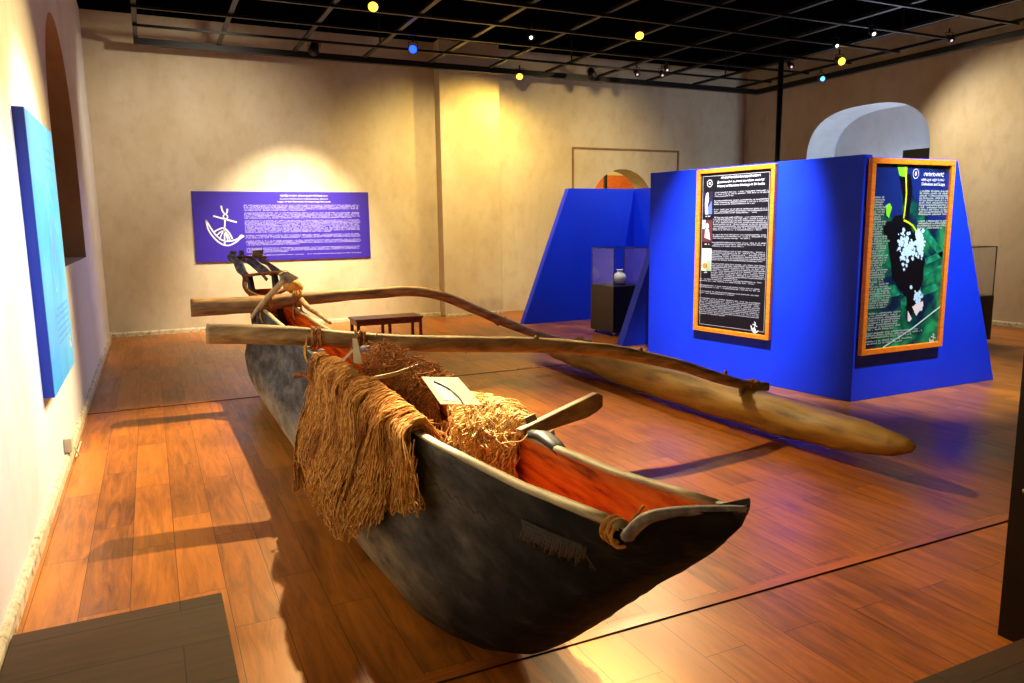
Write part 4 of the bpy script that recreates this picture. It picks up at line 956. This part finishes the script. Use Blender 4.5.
# unseen spots without cans for the subjects; wall wash and case light added
for nm, pos, aim, w, c, sz, bl in (
    ('board_lamp', (2.5, 10.9, 4.1), (2.1, 13, .9), 2000, (1, .86, .62), 60, 1),
    ('back_wall_fill', (1.2, 10.2, 4.1), (.7, 13, 1.9), 330, (1, .86, .68), 115, 1),  # back wall washes are added fill, no fixture behind them
    ('back_wall_fill', (4.6, 10.2, 4.1), (4.4, 13, 1.4), 620, (1, .74, .3), 92, 1),
    ('back_wall_fill', (8.0, 9.8, 4.1), (7.4, 13, 1.8), 420, (1, .76, .36), 100, 1),
    ('left_wall_lamp', (1.7, 3.3, 4.1), (-.65, 4.1, 1.5), 1100, (.86, .92, 1.0), 46, 1),
    ('left_wall_lamp', (1.6, 5.6, 4.1), (-.65, 6.0, 1.4), 1000, (.88, .93, 1.0), 46, 1),
    ('bow_lamp', (5.2, 7.3, 4.1), (1.75, 2.1, .2), 620, (1.0, .74, .34), 24, 1),
    ('net_lamp', (1.55, 5.6, 4.1), (1.16, 2.85, .85), 6000, (1.0, .84, .55), 14, 1),
    ('poster_lamp', (3.9, 5.3, 4.1), (5.45, 6.15, 1.35), 2500, (.92, .94, 1.0), 46, 1),
    ('diver_lamp', (6.4, 3.3, 4.1), (6.75, 4.76, 1.4), 1300, (.92, .94, 1.0), 54, 1),
    ('case_fill', (5.6, 8.4, 4.1), (6.3, 9.5, .85), 420, (1.0, .95, .85), 16, 1),  # added light to whiten the vase
    ('far_blue_lamp', (4.6, 9.3, 4.1), (7.2, 10.9, 1.2), 330, (.85, .9, 1.0), 70, 1)):
    lamp(nm, pos, aim, w, c, sz, bl, .04)
L = bpy.data.lights.new('niche_fill', 'POINT'); L.energy = 140; L.color = (.62, .76, 1.0); L.shadow_soft_size = .15  # added point light, unseen source, for the niche's bluish brightness
o = bpy.data.objects.new('niche_fill', L); COL.objects.link(o); o.location = (12.0, 9.5, 1.6)
L = bpy.data.lights.new('chamber_lamp', 'POINT'); L.energy = 150; L.color = (1, .86, .5); L.shadow_soft_size = .1
o = bpy.data.objects.new('chamber_lamp', L); COL.objects.link(o); o.location = (8.3, 14.4, 3.4)

GROUPS = {'exhibition_partition': 'blue exhibition partitions', 'framed_poster': 'orange framed posters on the blue partition', 'display_case': 'glass display cases', 'coir_net': 'rope nets on the canoe', 'tag_label': 'small labels on the short plank'}
for o in list(bpy.data.objects):
    k = o.name.split('.')[0]
    if o.parent is None and k in GROUPS: o['group'] = GROUPS[k]

# ------------------------------------------------------------------ world, camera, view
w = bpy.data.worlds.new('World'); SC.world = w; w.use_nodes = True
w.node_tree.nodes['Background'].inputs[0].default_value = (.5, .45, .4, 1); w.node_tree.nodes['Background'].inputs[1].default_value = .02
cam = bpy.data.cameras.new('Camera'); co = bpy.data.objects.new('Camera', cam); COL.objects.link(co)
cam.sensor_width = 36; cam.lens = 755.13 / 1024 * 36; cam.clip_start = .05
pch, yaw, rol = .15468, .44315, -.012514
fwd = Vector((math.sin(yaw) * math.cos(pch), math.cos(yaw) * math.cos(pch), -math.sin(pch)))
rt = Vector((math.cos(yaw), -math.sin(yaw), 0)); up = rt.cross(fwd)
r2 = rt * math.cos(rol) + up * math.sin(rol); u2 = -rt * math.sin(rol) + up * math.cos(rol)
co.matrix_world = Matrix(((r2.x, u2.x, -fwd.x, 0), (r2.y, u2.y, -fwd.y, 0), (r2.z, u2.z, -fwd.z, 1.65), (0, 0, 0, 1)))
SC.camera = co
SC.cycles.diffuse_bounces = 2
vs_ = SC.view_settings; vs_.view_transform = 'Standard'; vs_.look = 'None'; vs_.gamma = 1; vs_.use_curve_mapping = False; vs_.exposure = -.12
